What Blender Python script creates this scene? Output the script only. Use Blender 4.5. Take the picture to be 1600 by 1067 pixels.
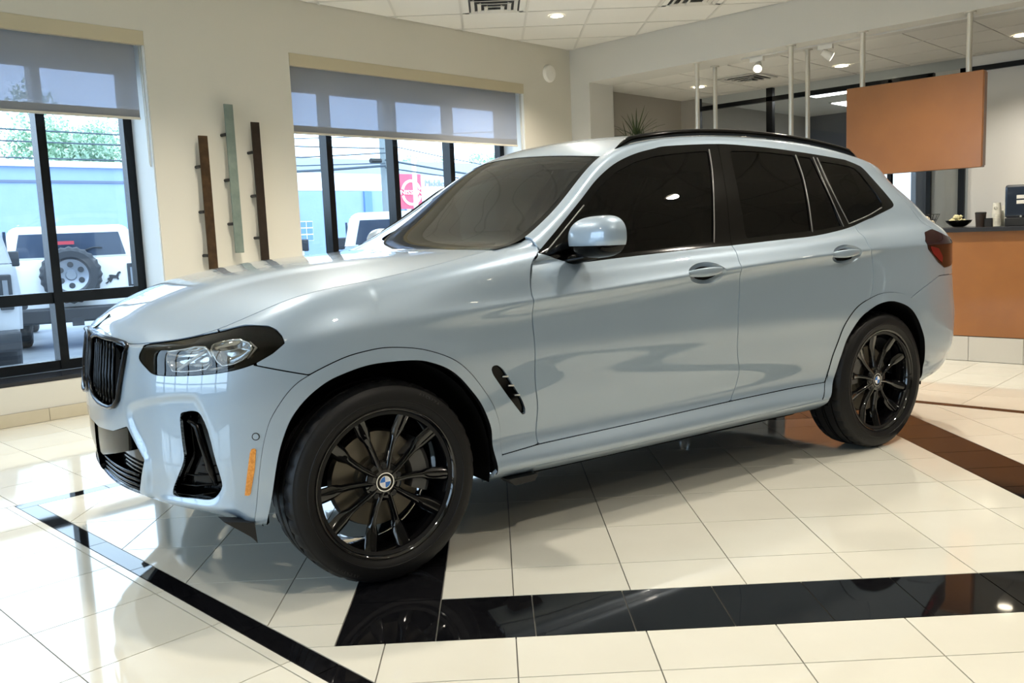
import bpy, bmesh, math, random
import numpy as np
from mathutils import Vector, Matrix
from mathutils.bvhtree import BVHTree

# ------------------------------------------------------------------ camera
scene = bpy.context.scene
for o in list(bpy.data.objects):
    bpy.data.objects.remove(o)
COL = scene.collection
IMW, IMH, FPX = 1600, 1067, 1370.689
CAM = np.array([-2.05044818, -3.30523215, 1.22445123])
YAW, PITCH, ROLL = [math.radians(a) for a in (46.00546715, 7.14607953, -2.40176356)]
_f = np.array([math.sin(YAW)*math.cos(PITCH), math.cos(YAW)*math.cos(PITCH), -math.sin(PITCH)])
_r = np.array([math.cos(YAW), -math.sin(YAW), 0.0])
_u = np.cross(_r, _f)
_c, _s = math.cos(ROLL), math.sin(ROLL)
CF, CR, CU = _f, _c*_r+_s*_u, -_s*_r+_c*_u
camd = bpy.data.cameras.new('camera')
cam = bpy.data.objects.new('camera', camd)
COL.objects.link(cam)
camd.sensor_width = 36.0
camd.lens = 36.0*FPX/IMW
camd.clip_start = 0.05
camd.clip_end = 300
cam.matrix_world = Matrix([[CR[0], CU[0], -CF[0], CAM[0]], [CR[1], CU[1], -CF[1], CAM[1]],
                           [CR[2], CU[2], -CF[2], CAM[2]], [0, 0, 0, 1]])
scene.camera = cam
vs = scene.view_settings
vs.view_transform = 'Standard'
vs.look = 'None'
vs.gamma = 1.0
vs.use_curve_mapping = False
vs.exposure = 0.32

# ------------------------------------------------------------------ sky light (hazy bright day)
world = bpy.data.worlds.new('sky')
scene.world = world
world.use_nodes = True
wn = world.node_tree
bg = wn.nodes['Background']
bg.inputs[0].default_value = (0.64, 0.82, 1.0, 1)
bg.inputs[1].default_value = 4.8

# ------------------------------------------------------------------ small helpers
def rad(a): return math.radians(a)
def pixray(x, y):
    return CF + CR*(x-IMW/2)/FPX - CU*(y-IMH/2)/FPX
def at(x, y, ax, v):
    d = pixray(x, y)
    return CAM + d*(v-CAM[ax])/d[ax]
PHI = rad(12.96138544)
CW_, SW_ = math.cos(PHI), math.sin(PHI)
def to_car(P):
    P = np.asarray(P, float)
    return np.stack([CW_*P[..., 0]-SW_*P[..., 1], SW_*P[..., 0]+CW_*P[..., 1], P[..., 2]], -1)
CAMC = to_car(CAM)
def pixray_car(x, y): return to_car(pixray(x, y))

def tag(o, label=None, cat=None, group=None, kind=None):
    if label: o['label'] = label
    if cat: o['category'] = cat
    if group: o['group'] = group
    if kind: o['kind'] = kind
    return o
def empty(name, loc=(0, 0, 0), rz=0, label=None, cat=None, group=None, parent=None):
    o = bpy.data.objects.new(name, None)
    COL.objects.link(o)
    o.location = loc
    o.rotation_euler = (0, 0, rz)
    o.empty_display_size = 0.1
    if parent: o.parent = parent
    return tag(o, label, cat, group)
def link(name, me, mat=None, parent=None, loc=None, rot=None):
    o = bpy.data.objects.new(name, me)
    COL.objects.link(o)
    if mat is not None and len(me.materials) == 0:
        me.materials.append(mat)
    if parent: o.parent = parent
    if loc is not None: o.location = loc
    if rot is not None: o.rotation_euler = rot
    return o
def from_bm(name, bm, mat, parent=None, smooth=False, loc=None, rot=None, bevel=0):
    me = bpy.data.meshes.new(name)
    bm.normal_update()
    bm.to_mesh(me)
    bm.free()
    if smooth:
        me.polygons.foreach_set('use_smooth', [True]*len(me.polygons))
        if smooth != 'all':
            try: me.set_sharp_from_angle(angle=rad(38))
            except Exception: pass
    return link(name, me, mat, parent, loc, rot)
def add_box(bm, c, s, rz=0, rot=None, bev=0):
    m = Matrix.Translation(c) @ (rot if rot is not None else Matrix.Rotation(rz, 4, 'Z')) @ Matrix.Diagonal((s[0], s[1], s[2], 1))
    g = bmesh.ops.create_cube(bm, size=1, matrix=m)
    if bev:
        es = list({e for v in g['verts'] for e in v.link_edges})
        bmesh.ops.bevel(bm, geom=es, offset=bev, segments=2, profile=0.5, affect='EDGES')
def box(name, c, s, mat, parent=None, rz=0, bev=0, smooth=False):
    bm = bmesh.new()
    add_box(bm, c, s, rz, bev=bev)
    return from_bm(name, bm, mat, parent, smooth)
def lbox(name, c, s, mat, parent=None, rz=0, bev=0):
    """box whose origin is its own centre"""
    bm = bmesh.new()
    add_box(bm, (0, 0, 0), s, bev=bev)
    return from_bm(name, bm, mat, parent, loc=c, rot=(0, 0, rz))
def add_cyl(bm, p0, p1, r0, r1=None, n=16, cap=True):
    p0, p1 = Vector(p0), Vector(p1)
    d = p1-p0
    q = d.to_track_quat('Z', 'Y').to_matrix().to_4x4()
    m = Matrix.Translation((p0+p1)/2) @ q
    bmesh.ops.create_cone(bm, cap_ends=cap, segments=n, radius1=r0, radius2=r0 if r1 is None else r1, depth=d.length, matrix=m)
def cyl(name, p0, p1, r0, mat, parent=None, r1=None, n=16):
    bm = bmesh.new()
    add_cyl(bm, p0, p1, r0, r1, n)
    return from_bm(name, bm, mat, parent, smooth=True)
def add_tube(bm, pts, r, n=8, closed=False, flat=1.0, up=(0, 0, 1), cap=True):
    pts = [Vector(p) for p in pts]
    m = len(pts)
    rings = []
    for i, p in enumerate(pts):
        a = pts[(i-1) % m] if (closed or i > 0) else p
        b = pts[(i+1) % m] if (closed or i < m-1) else p
        t = (b-a).normalized()
        s = t.cross(Vector(up))
        if s.length < 1e-5: s = t.cross(Vector((1, 0, 0)))
        s.normalize()
        w = s.cross(t)
        rr = r[i] if hasattr(r, '__len__') else r
        rings.append([bm.verts.new(p+s*math.cos(2*math.pi*k/n)*rr+w*math.sin(2*math.pi*k/n)*rr*flat) for k in range(n)])
    for i in range(m if closed else m-1):
        A, B = rings[i], rings[(i+1) % m]
        for k in range(n):
            bm.faces.new((A[k], A[(k+1) % n], B[(k+1) % n], B[k]))
    if not closed and cap:
        bm.faces.new(rings[0][::-1])
        bm.faces.new(rings[-1])
def tube(name, pts, r, mat, parent=None, n=8, closed=False, flat=1.0, up=(0, 0, 1)):
    bm = bmesh.new()
    add_tube(bm, pts, r, n, closed, flat, up)
    return from_bm(name, bm, mat, parent, smooth='all')
def add_lathe(bm, prof, n=48, axis='Z', center=(0, 0, 0)):
    """prof: list of (radius, height)"""
    rings = []
    for rr, h in prof:
        ring = []
        for k in range(n):
            a = 2*math.pi*k/n
            x, y = rr*math.cos(a), rr*math.sin(a)
            v = (x, y, h) if axis == 'Z' else (x, -h, y)
            ring.append(bm.verts.new(Vector(v)+Vector(center)))
        rings.append(ring)
    for A, B in zip(rings[:-1], rings[1:]):
        for k in range(n):
            bm.faces.new((A[k], A[(k+1) % n], B[(k+1) % n], B[k]))
    return rings
def add_prism(bm, poly, y0, y1, plane='XZ'):
    """extrude a polygon; plane XZ extrudes along Y, XY along Z, YZ along X"""
    def mk(a, b, c):
        return {'XZ': (a, c, b), 'XY': (a, b, c), 'YZ': (c, a, b)}[plane]
    A = [bm.verts.new(mk(a, b, y0)) for a, b in poly]
    B = [bm.verts.new(mk(a, b, y1)) for a, b in poly]
    n = len(poly)
    bm.faces.new(A)
    bm.faces.new(B[::-1])
    for i in range(n):
        bm.faces.new((A[i], B[i], B[(i+1) % n], A[(i+1) % n]))
    bmesh.ops.recalc_face_normals(bm, faces=bm.faces[:])
def prism(name, poly, y0, y1, mat, parent=None, plane='XZ', smooth=False):
    bm = bmesh.new()
    add_prism(bm, poly, y0, y1, plane)
    return from_bm(name, bm, mat, parent, smooth)

# ------------------------------------------------------------------ materials
def new_mat(name):
    m = bpy.data.materials.new(name)
    m.use_nodes = True
    return m, m.node_tree, m.node_tree.nodes['Principled BSDF']
def pbr(name, col, rough=0.5, metal=0.0, coat=0.0, spec=0.5, emit=None, es=0, noise=None, bump=None, coat_rough=0.02, coat_ior=1.5):
    m, nt, b = new_mat(name)
    b.inputs['Base Color'].default_value = (*col, 1)
    b.inputs['Roughness'].default_value = rough
    b.inputs['Metallic'].default_value = metal
    b.inputs['Coat Weight'].default_value = coat
    b.inputs['Coat Roughness'].default_value = coat_rough
    b.inputs['Specular IOR Level'].default_value = spec
    b.inputs['Coat IOR'].default_value = coat_ior
    if emit:
        b.inputs['Emission Color'].default_value = (*emit, 1)
        b.inputs['Emission Strength'].default_value = es
    if noise or bump:
        tc = nt.nodes.new('ShaderNodeTexCoord')
    if noise:   # (scale, second colour, low, high)
        nz = nt.nodes.new('ShaderNodeTexNoise')
        nz.inputs['Scale'].default_value = noise[0]
        nz.inputs['Detail'].default_value = 5
        nt.links.new(tc.outputs['Object'], nz.inputs['Vector'])
        rp = nt.nodes.new('ShaderNodeValToRGB')
        rp.color_ramp.elements[0].position = noise[2]
        rp.color_ramp.elements[1].position = noise[3]
        rp.color_ramp.elements[0].color = (*col, 1)
        rp.color_ramp.elements[1].color = (*noise[1], 1)
        nt.links.new(nz.outputs['Fac'], rp.inputs[0])
        nt.links.new(rp.outputs[0], b.inputs['Base Color'])
    if bump:    # (scale, strength, distance)
        nb = nt.nodes.new('ShaderNodeTexNoise')
        nb.inputs['Scale'].default_value = bump[0]
        nt.links.new(tc.outputs['Object'], nb.inputs['Vector'])
        bn = nt.nodes.new('ShaderNodeBump')
        bn.inputs['Strength'].default_value = bump[1]
        bn.inputs['Distance'].default_value = bump[2]
        nt.links.new(nb.outputs['Fac'], bn.inputs['Height'])
        nt.links.new(bn.outputs[0], b.inputs['Normal'])
    return m
def glass_mat(name, tint, refl=1.0, rough=0.0, ior=1.5):
    """thin sheet of tinted glass: fresnel reflection over a tinted see-through pane"""
    m = bpy.data.materials.new(name)
    m.use_nodes = True
    nt = m.node_tree
    nt.nodes.clear()
    out = nt.nodes.new('ShaderNodeOutputMaterial')
    mix = nt.nodes.new('ShaderNodeMixShader')
    tr = nt.nodes.new('ShaderNodeBsdfTransparent')
    gl = nt.nodes.new('ShaderNodeBsdfGlossy')
    fr = nt.nodes.new('ShaderNodeFresnel')
    # same reflectance from either face of the sheet
    ge = nt.nodes.new('ShaderNodeNewGeometry'); mr = nt.nodes.new('ShaderNodeMapRange')
    mr.inputs['To Min'].default_value = ior; mr.inputs['To Max'].default_value = 1/ior
    nt.links.new(ge.outputs['Backfacing'], mr.inputs['Value']); nt.links.new(mr.outputs[0], fr.inputs['IOR'])
    tr.inputs['Color'].default_value = (*tint, 1)
    gl.inputs['Color'].default_value = (refl, refl, refl, 1)
    gl.inputs['Roughness'].default_value = rough
    nt.links.new(fr.outputs[0], mix.inputs[0])
    nt.links.new(tr.outputs[0], mix.inputs[1])
    nt.links.new(gl.outputs[0], mix.inputs[2])
    nt.links.new(mix.outputs[0], out.inputs[0])
    return m
M = {}
M['wall'] = pbr('cream_wall_paint', (0.60, 0.572, 0.49), 0.7, bump=(60, 0.05, 0.002))
M['wall_header'] = pbr('pale_grey_header_paint', (0.60, 0.585, 0.54), 0.7)
M['white_wall'] = pbr('white_paint', (0.75, 0.75, 0.72), 0.6)
M['ceiling_tile'] = pbr('ceiling_tile', (0.72, 0.70, 0.65), 0.9, bump=(150, 0.15, 0.002))
M['tbar'] = pbr('ceiling_grid_metal', (0.60, 0.58, 0.53), 0.5)
M['grout'] = pbr('grey_grout', (0.20, 0.195, 0.18), 0.8)
M['tile'] = pbr('polished_cream_tile', (0.71, 0.69, 0.60), 0.06, coat=0.35, spec=0.5, noise=(2.0, (0.66, 0.64, 0.55), 0.35, 0.7))
M['tile_black'] = pbr('polished_black_tile', (0.004, 0.004, 0.005), 0.035, spec=0.4, noise=(30, (0.010, 0.010, 0.011), 0.4, 0.8))
M['paint'] = pbr('grey_blue_car_paint', (0.315, 0.405, 0.500), 0.40, metal=0.30, coat=1.0, coat_rough=0.01, coat_ior=1.85)
M['gloss_black'] = pbr('gloss_black_trim', (0.0015, 0.0015, 0.0015), 0.10, spec=0.2)
M['matte_black'] = pbr('matt_black_plastic', (0.012, 0.012, 0.012), 0.55)
M['void'] = pbr('black_liner', (0.004, 0.004, 0.004), 0.9, spec=0.1)
M['rubber'] = pbr('tyre_rubber', (0.005, 0.005, 0.0055), 0.50, spec=0.3, bump=(90, 0.1, 0.001))
M['rim'] = pbr('gloss_black_alloy', (0.0025, 0.0025, 0.003), 0.07, coat=0.5)
M['disc'] = pbr('brake_disc_steel', (0.20, 0.18, 0.145), 0.45, metal=0.8)
M['chrome'] = pbr('chrome', (0.8, 0.8, 0.8), 0.08, metal=1.0)
M['satin'] = pbr('satin_steel', (0.72, 0.69, 0.62), 0.30, metal=0.7)
M['dark_glass'] = glass_mat('privacy_glass', (0.015, 0.015, 0.013), .42)
M['front_glass'] = glass_mat('tinted_front_glass', (0.025, 0.025, 0.02), .42)
M['screen_glass'] = glass_mat('windscreen_glass', (0.36, 0.37, 0.32), 1.0)
M['lens'] = glass_mat('headlight_lens', (0.62, 0.62, 0.60), 1.0)
M['pane'] = glass_mat('window_pane', (0.93, 0.96, 0.98), 0.6)
M['amber'] = pbr('amber_reflector', (0.65, 0.22, 0.02), 0.25, coat=0.5, noise=(140, (0.80, 0.33, 0.05), 0.4, 0.6))
M['red_lens'] = pbr('smoked_red_lens', (0.020, 0.004, 0.004), 0.08, spec=0.4)
M['red_bright'] = pbr('red_lamp_element', (0.14, 0.008, 0.010), 0.15, spec=0.4)
M['white_em'] = pbr('emblem_white', (0.85, 0.86, 0.88), 0.2, coat=0.5)
M['blue_em'] = pbr('emblem_blue', (0.02, 0.16, 0.55), 0.2, coat=0.5)
M['led'] = pbr('headlight_reflector', (0.75, 0.77, 0.80), 0.12, metal=1.0)
M['dash'] = pbr('dashboard_plastic', (0.03, 0.028, 0.025), 0.6)
M['leather'] = pbr('dark_leather', (0.035, 0.03, 0.026), 0.5)
M['orange'] = pbr('orange_laminate', (0.31, 0.125, 0.036), 0.32, coat=0.3, coat_rough=0.15, noise=(3, (0.28, 0.112, 0.033), 0.4, 0.65))
M['counter_top'] = pbr('dark_counter_top', (0.022, 0.023, 0.028), 0.25)
M['frame_black'] = pbr('black_window_frame', (0.006, 0.007, 0.008), 0.25, spec=0.25)
# positions and power of the showroom's other downlights (x, y, watts); their lamps are built with the fittings
DLS = [(1.4, 1.7, 250), (-2.2, 1.7, 110), (3.1, 1.0, 260), (-.3, .5, 160), (4.7, -.9, 230), (1.3, -1.3, 130), (-2.6, -.9, 90), (3.1, -2.7, 190), (-.4, -3.3, 150), (4.9, -4.3, 90), (1.4, -5.5, 160), (-2.6, -4.3, 60)]
# ================================================================== THE ROOM
YW, XH_, ZC_ = 3.49, 6.16, 3.295          # window wall, header beam, ceiling
XL, YN = -4.8, -8.5                       # far left wall, wall behind the camera
YO = 3.87                                 # glazing line of the windows
def struct(o): o['kind'] = 'structure'; return o

# ---------------------------------------------------------------- floor: every tile its own piece
floor = struct(box('floor', (2.0, -2.4, -.056), (14.0, 12.6, .10), M['grout']))
OX, OY, TS = -.0111*0+0, 0, .39752
O_w = np.array([1.07135314*CW_-1.49523998*SW_, -1.07135314*SW_-1.49523998*CW_])
GA = np.array([math.cos(-math.pi/4), math.sin(-math.pi/4)]); GB = np.array([-GA[1], GA[0]])
def g2w(i, j): return O_w+TS*(i*GA+j*GB)
def clip_half(pl, n, c):
    """keep n.p <= c"""
    out = []
    for k in range(len(pl)):
        a, b = np.array(pl[k]), np.array(pl[(k+1) % len(pl)])
        da, db = a@n-c, b@n-c
        if da <= 0: out.append(tuple(a))
        if (da < 0 < db) or (db < 0 < da):
            t = da/(da-db); out.append(tuple(a+(b-a)*t))
    return out
def clip_rect(pl, x0, x1, y0, y1):
    for n, c in (((-1, 0), -x0), ((1, 0), x1), ((0, -1), -y0), ((0, 1), y1)):
        if len(pl) < 3: return []
        pl = clip_half(pl, np.array(n, float), c)
    return pl
def area(pl):
    return .5*abs(sum(pl[k][0]*pl[(k+1) % len(pl)][1]-pl[(k+1) % len(pl)][0]*pl[k][1] for k in range(len(pl))))
def inset(pl, d):
    """shrink a convex polygon by d on every side"""
    s = sum(pl[k][0]*pl[(k+1) % len(pl)][1]-pl[(k+1) % len(pl)][0]*pl[k][1] for k in range(len(pl)))
    out = pl
    for k in range(len(pl)):
        a, b = np.array(pl[k]), np.array(pl[(k+1) % len(pl)])
        t = b-a; L = np.hypot(*t)
        if L < 1e-6: continue
        n = np.array([t[1], -t[0]])/L*(1 if s > 0 else -1)
        out = clip_half(out, n, a@n-d)
        if len(out) < 3: return []
    return out
tiles = []      # (polygon, black?)
FX0, FX1, FY0, FY1 = -.690, 3.840, -3.33, 1.262       # field inside the thin border strip
SWD = .080
I0, I1, J0, J1, BW = -3.385, 4.315, -1.385, 6.315, .770
def grid_to_w(pl): return [tuple(g2w(*q)) for q in pl]
for i in range(-14, 16):
    for j in range(-14, 16):
        c = [(i, j), (i+1, j), (i+1, j+1), (i, j+1)]
        zones = [(I0+BW, I1-BW, J0+BW, J1-BW), (-99, 99, -99, J0), (-99, 99, J1, 99), (-99, I0, J0, J1), (I1, 99, J0, J1)]
        for z in zones:
            q = clip_rect(c, *z)
            if len(q) < 3: continue
            w = clip_rect(grid_to_w(q), FX0, FX1, FY0, FY1)
            if len(w) >= 3: tiles.append((w, False))
nb = 10; pit = (I1-I0)/nb
ring = []
for k in range(nb):
    a, b = I0+k*pit, I0+(k+1)*pit
    ring += [(a, b, J0, J0+BW), (a, b, J1-BW, J1)]
for k in range(1, nb-1):
    a, b = J0+k*pit, J0+(k+1)*pit
    ring += [(I0, I0+BW, a, b), (I1-BW, I1, a, b)]
for a, b, c_, d_ in ring:
    w = clip_rect(grid_to_w([(a, c_), (b, c_), (b, d_), (a, d_)]), FX0, FX1, FY0, FY1)
    if len(w) >= 3: tiles.append((w, True))
# thin border strip, black, cut every 41 cm
def strip(x0, x1, y0, y1, ax):
    L0, L1 = (x0, x1) if ax == 0 else (y0, y1)
    n = round((L1-L0)/.41)
    for k in range(n):
        a, b = L0+(L1-L0)*k/n, L0+(L1-L0)*(k+1)/n
        r = (a, b, y0, y1) if ax == 0 else (x0, x1, a, b)
        tiles.append(([(r[0], r[2]), (r[1], r[2]), (r[1], r[3]), (r[0], r[3])], True))
strip(FX0-SWD, FX0, FY0, FY1, 1); strip(FX1, FX1+SWD, FY0, FY1, 1)
strip(FX0-SWD, FX1+SWD, FY1, FY1+SWD, 0)
# square-laid tiles outside the strip
def lay(x0, x1, y0, y1, ox, oy, p=.410):
    ix0, ix1 = math.floor((x0-ox)/p), math.ceil((x1-ox)/p); iy0, iy1 = math.floor((y0-oy)/p), math.ceil((y1-oy)/p)
    for i in range(ix0, ix1):
        for j in range(iy0, iy1):
            q = clip_rect([(ox+i*p, oy+j*p), (ox+(i+1)*p, oy+j*p), (ox+(i+1)*p, oy+(j+1)*p), (ox+i*p, oy+(j+1)*p)], x0, x1, y0, y1)
            if len(q) >= 3 and area(q) > 1e-3: tiles.append((q, False))
lay(XL, FX0-SWD, YN, FY1+SWD, -1.215, -.70)
lay(XL, XH_+.44, FY1+SWD, YW, -.345, 2.17)
lay(FX1+SWD, 5.75, YN, FY1+SWD, FX1+SWD, -1.125, .40)
lay(5.75, 8.6, .60, FY1+SWD, FX1+SWD, -1.125, .40)
lay(6.0, 8.6, FY1+SWD, YW, FX1+SWD, 2.17, .41)
lay(FX0-SWD, FX1+SWD, YN, FY0, -.345, -.70)
def px(P):
    d = np.asarray(P, float)-CAM
    z = d@CF
    return (IMW/2+FPX*(d@CR)/z, IMH/2-FPX*(d@CU)/z, z)
def vis_area(pl):
    ps = []
    for x, y in pl:
        u, v, z = px((x, y, 0))
        if z < .15: return 0
        ps.append((u, v))
    cx = sum(p[0] for p in ps)/len(ps); cy = sum(p[1] for p in ps)/len(ps)
    if not (-90 < cx < 1690 and 480 < cy < 1150): return 0
    return area(ps)
tiles = [(inset(pl, .0021), b) for pl, b in tiles]
tiles = [t for t in tiles if len(t[0]) >= 3 and area(t[0]) > 2e-4]
rank = sorted(range(len(tiles)), key=lambda k: -vis_area(tiles[k][0]))
BOTZ = -.010
cache = {}
far_bm = bmesh.new()
rnd = random.Random(3)
for n_, k in enumerate(rank):
    pl, black = tiles[k]
    if n_ < 290 and vis_area(pl) > 0:
        cx = sum(p[0] for p in pl)/len(pl); cy = sum(p[1] for p in pl)/len(pl)
        key = (black, tuple(sorted((round(p[0]-cx, 3), round(p[1]-cy, 3)) for p in pl)))
        if key not in cache:
            bm = bmesh.new()
            add_prism(bm, [(x-cx, y-cy) for x, y in pl], BOTZ, 0.0, 'XY')
            me = bpy.data.meshes.new('floor_tile'); bm.to_mesh(me); bm.free()
            me.materials.append(M['tile_black'] if black else M['tile'])
            cache[key] = me
        link('floor_tile', cache[key], None, floor, (cx, cy, 0))
    else:
        n0 = len(far_bm.faces)
        add_prism(far_bm, pl, BOTZ, 0.0, 'XY')
        far_bm.faces.ensure_lookup_table()
        for f in far_bm.faces[n0:]: f.material_index = 1 if black else 0
ft = from_bm('floor_tile_field', far_bm, M['tile'], floor)
ft.data.materials.append(M['tile_black'])
ft['kind'] = 'stuff'

# ---------------------------------------------------------------- walls with window openings
def wall_y(name, y0, y1, x0, x1, z0, z1, openings, mat):
    """wall lying along x between y0 and y1; openings (xa, xb, za, zb)"""
    bm = bmesh.new()
    xs = sorted({x0, x1, *[o[0] for o in openings], *[o[1] for o in openings]})
    for a, b in zip(xs[:-1], xs[1:]):
        op = [o for o in openings if o[0] <= a and o[1] >= b]
        cuts = [(z0, z1)] if not op else [(z0, op[0][2]), (op[0][3], z1)]
        for c, d in cuts:
            if d-c > 1e-4: add_box(bm, ((a+b)/2, (y0+y1)/2, (c+d)/2), (b-a, y1-y0, d-c))
    return struct(from_bm(name, bm, mat))
def wall_x(name, x0, x1, y0, y1, z0, z1, openings, mat):
    bm = bmesh.new()
    ys = sorted({y0, y1, *[o[0] for o in openings], *[o[1] for o in openings]})
    for a, b in zip(ys[:-1], ys[1:]):
        op = [o for o in openings if o[0] <= a and o[1] >= b]
        cuts = [(z0, z1)] if not op else [(z0, op[0][2]), (op[0][3], z1)]
        for c, d in cuts:
            if d-c > 1e-4: add_box(bm, ((x0+x1)/2, (a+b)/2, (c+d)/2), (x1-x0, b-a, d-c))
    return struct(from_bm(name, bm, mat))
W1 = (-1.95, 1.07, .285, 2.86); W2 = (2.345, 5.342, .285, 2.845)
wall_y('wall_back', YW, YO+.10, XL, XH_+.44, -.01, ZC_+.05, [W1, W2], M['wall'])
LW1 = (-2.6, 2.6, .285, 2.85)
wall_x('wall_left', XL-.40, XL, YN, YO+.10, -.01, ZC_+.05, [LW1], M['wall'])
wall_y('wall_near', YN-.2, YN, XL-.4, 9.0, -.01, ZC_+.05, [], pbr('dark_taupe_wall_paint', (0.30, 0.28, 0.24), .7))
# header beam over the reception and its pier at the corner
bm = bmesh.new()
add_box(bm, (XH_+.225, (YW+YN)/2, (2.895+ZC_+.05)/2), (.45, YW-YN, ZC_+.05-2.895))
struct(from_bm('wall_right', bm, M['wall_header']))
struct(box('trim_1', (XH_+.225, (3.207+YW)/2, 1.4475), (.45, YW-3.207, 2.895), M['wall_header']))
# baseboards of pale stone slabs
M['base_tile'] = pbr('stone_base_tile', (0.52, 0.46, 0.33), 0.25, coat=0.2, noise=(4, (0.47, 0.41, 0.29), 0.4, 0.7))
bb = struct(box('baseboard_back', (0.7, YW-.004, .048), (XH_-XL, .008, .093), M['grout']))
x = -1.10
while x < 6.1:
    lbox('base_tile', (x+.3, YW-.009, .048), (.606, .014, .092), M['base_tile'], bb); x += .61
# ceiling: grid at 45 degrees with lay-in tiles
ceil = struct(box('ceiling', ((XL+XH_)/2, (YN+YW)/2, ZC_+.06), (XH_-XL, YW-YN, .06), M['tbar']))
PITC = .883/math.sqrt(2)
ca = np.array([math.cos(math.pi/4), math.sin(math.pi/4)]); cb = np.array([-ca[1], ca[0]])
o_ = np.array([(6.94+.972)/2, (6.94-.972)/2])      # a grid node
cells = []
for i in range(-22, 12):
    for j in range(-14, 16):
        c = [tuple(o_+PITC*(a*ca+b*cb)) for a, b in ((i, j), (i+1, j), (i+1, j+1), (i, j+1))]
        w = clip_rect(c, XL, XH_, YN, YW)
        if len(w) >= 3 and area(w) > 3e-3: cells.append((w, (i, j)))
VENTS = {(-1, -1), (-1, -4)}
def cvis(pl):
    cx = sum(p[0] for p in pl)/len(pl); cy = sum(p[1] for p in pl)/len(pl)
    u, v, z = px((cx, cy, ZC_))
    return z > 0 and -60 < u < 1660 and v > -60
farc = bmesh.new()
cmesh = {}
vent_cells = []
for w, ij in cells:
    q = inset(w, .011)
    if len(q) < 3: continue
    cx = sum(p[0] for p in q)/len(q); cy = sum(p[1] for p in q)/len(q)
    if ij in VENTS: vent_cells.append((cx, cy))
    if cvis(w):
        key = tuple(sorted((round(p[0]-cx, 3), round(p[1]-cy, 3)) for p in q))
        if key not in cmesh:
            bm = bmesh.new(); add_prism(bm, [(x-cx, y-cy) for x, y in q], .004, .03, 'XY')
            me = bpy.data.meshes.new('ceiling_tile'); bm.to_mesh(me); bm.free(); me.materials.append(M['ceiling_tile']); cmesh[key] = me
        link('ceiling_tile', cmesh[key], None, ceil, (cx, cy, ZC_))
    else:
        add_prism(farc, q, ZC_+.004, ZC_+.03, 'XY')
fc = from_bm('ceiling_tile_field', farc, M['ceiling_tile'], ceil); fc['kind'] = 'stuff'
bars = bmesh.new()
for s_ in range(-30, 30):
    for d1, d2 in ((ca, cb), (cb, ca)):
        p0 = o_+PITC*s_*d2
        # clip the line to the room
        ts = []
        lo, hi = -40, 40
        for k, (mn, mx) in enumerate(((XL, XH_), (YN, YW))):
            if abs(d1[k]) > 1e-9:
                t0, t1 = sorted(((mn-p0[k])/d1[k], (mx-p0[k])/d1[k])); lo, hi = max(lo, t0), min(hi, t1)
        if hi-lo > .05:
            c = p0+d1*(lo+hi)/2
            add_box(bars, (c[0], c[1], ZC_+.012), (hi-lo, .022, .024), math.atan2(d1[1], d1[0]))
bo = from_bm('ceiling_grid', bars, M['tbar'], ceil); bo['kind'] = 'stuff'

# ---------------------------------------------------------------- windows (black frames, thin glass)
M['blind'] = bpy.data.materials.new('grey_mesh_blind'); M['blind'].use_nodes = True
nt = M['blind'].node_tree; nt.nodes.clear()
out = nt.nodes.new('ShaderNodeOutputMaterial'); mx = nt.nodes.new('ShaderNodeMixShader'); mx2 = nt.nodes.new('ShaderNodeMixShader')
tr = nt.nodes.new('ShaderNodeBsdfTransparent'); df = nt.nodes.new('ShaderNodeBsdfDiffuse'); tl = nt.nodes.new('ShaderNodeBsdfTranslucent')
tr.inputs[0].default_value = (.80, .86, 1, 1); df.inputs[0].default_value = (.44, .45, .46, 1); tl.inputs[0].default_value = (.46, .48, .50, 1)
mx.inputs[0].default_value = .30; mx2.inputs[0].default_value = .35
nt.links.new(df.outputs[0], mx2.inputs[1]); nt.links.new(tl.outputs[0], mx2.inputs[2])
nt.links.new(mx2.outputs[0], mx.inputs[1]); nt.links.new(tr.outputs[0], mx.inputs[2]); nt.links.new(mx.outputs[0], out.inputs[0])
M['blind_hem'] = pbr('grey_blind_hem', (0.34, 0.34, 0.34), 0.8)
M['sill'] = pbr('dark_polished_sill', (0.02, 0.021, 0.024), 0.10)
M['white_bar'] = pbr('cream_bar', (0.62, 0.58, 0.48), 0.5)
M['fascia'] = pbr('beige_blind_fascia', (0.52, 0.46, 0.32), 0.35, metal=0.2)
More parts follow.
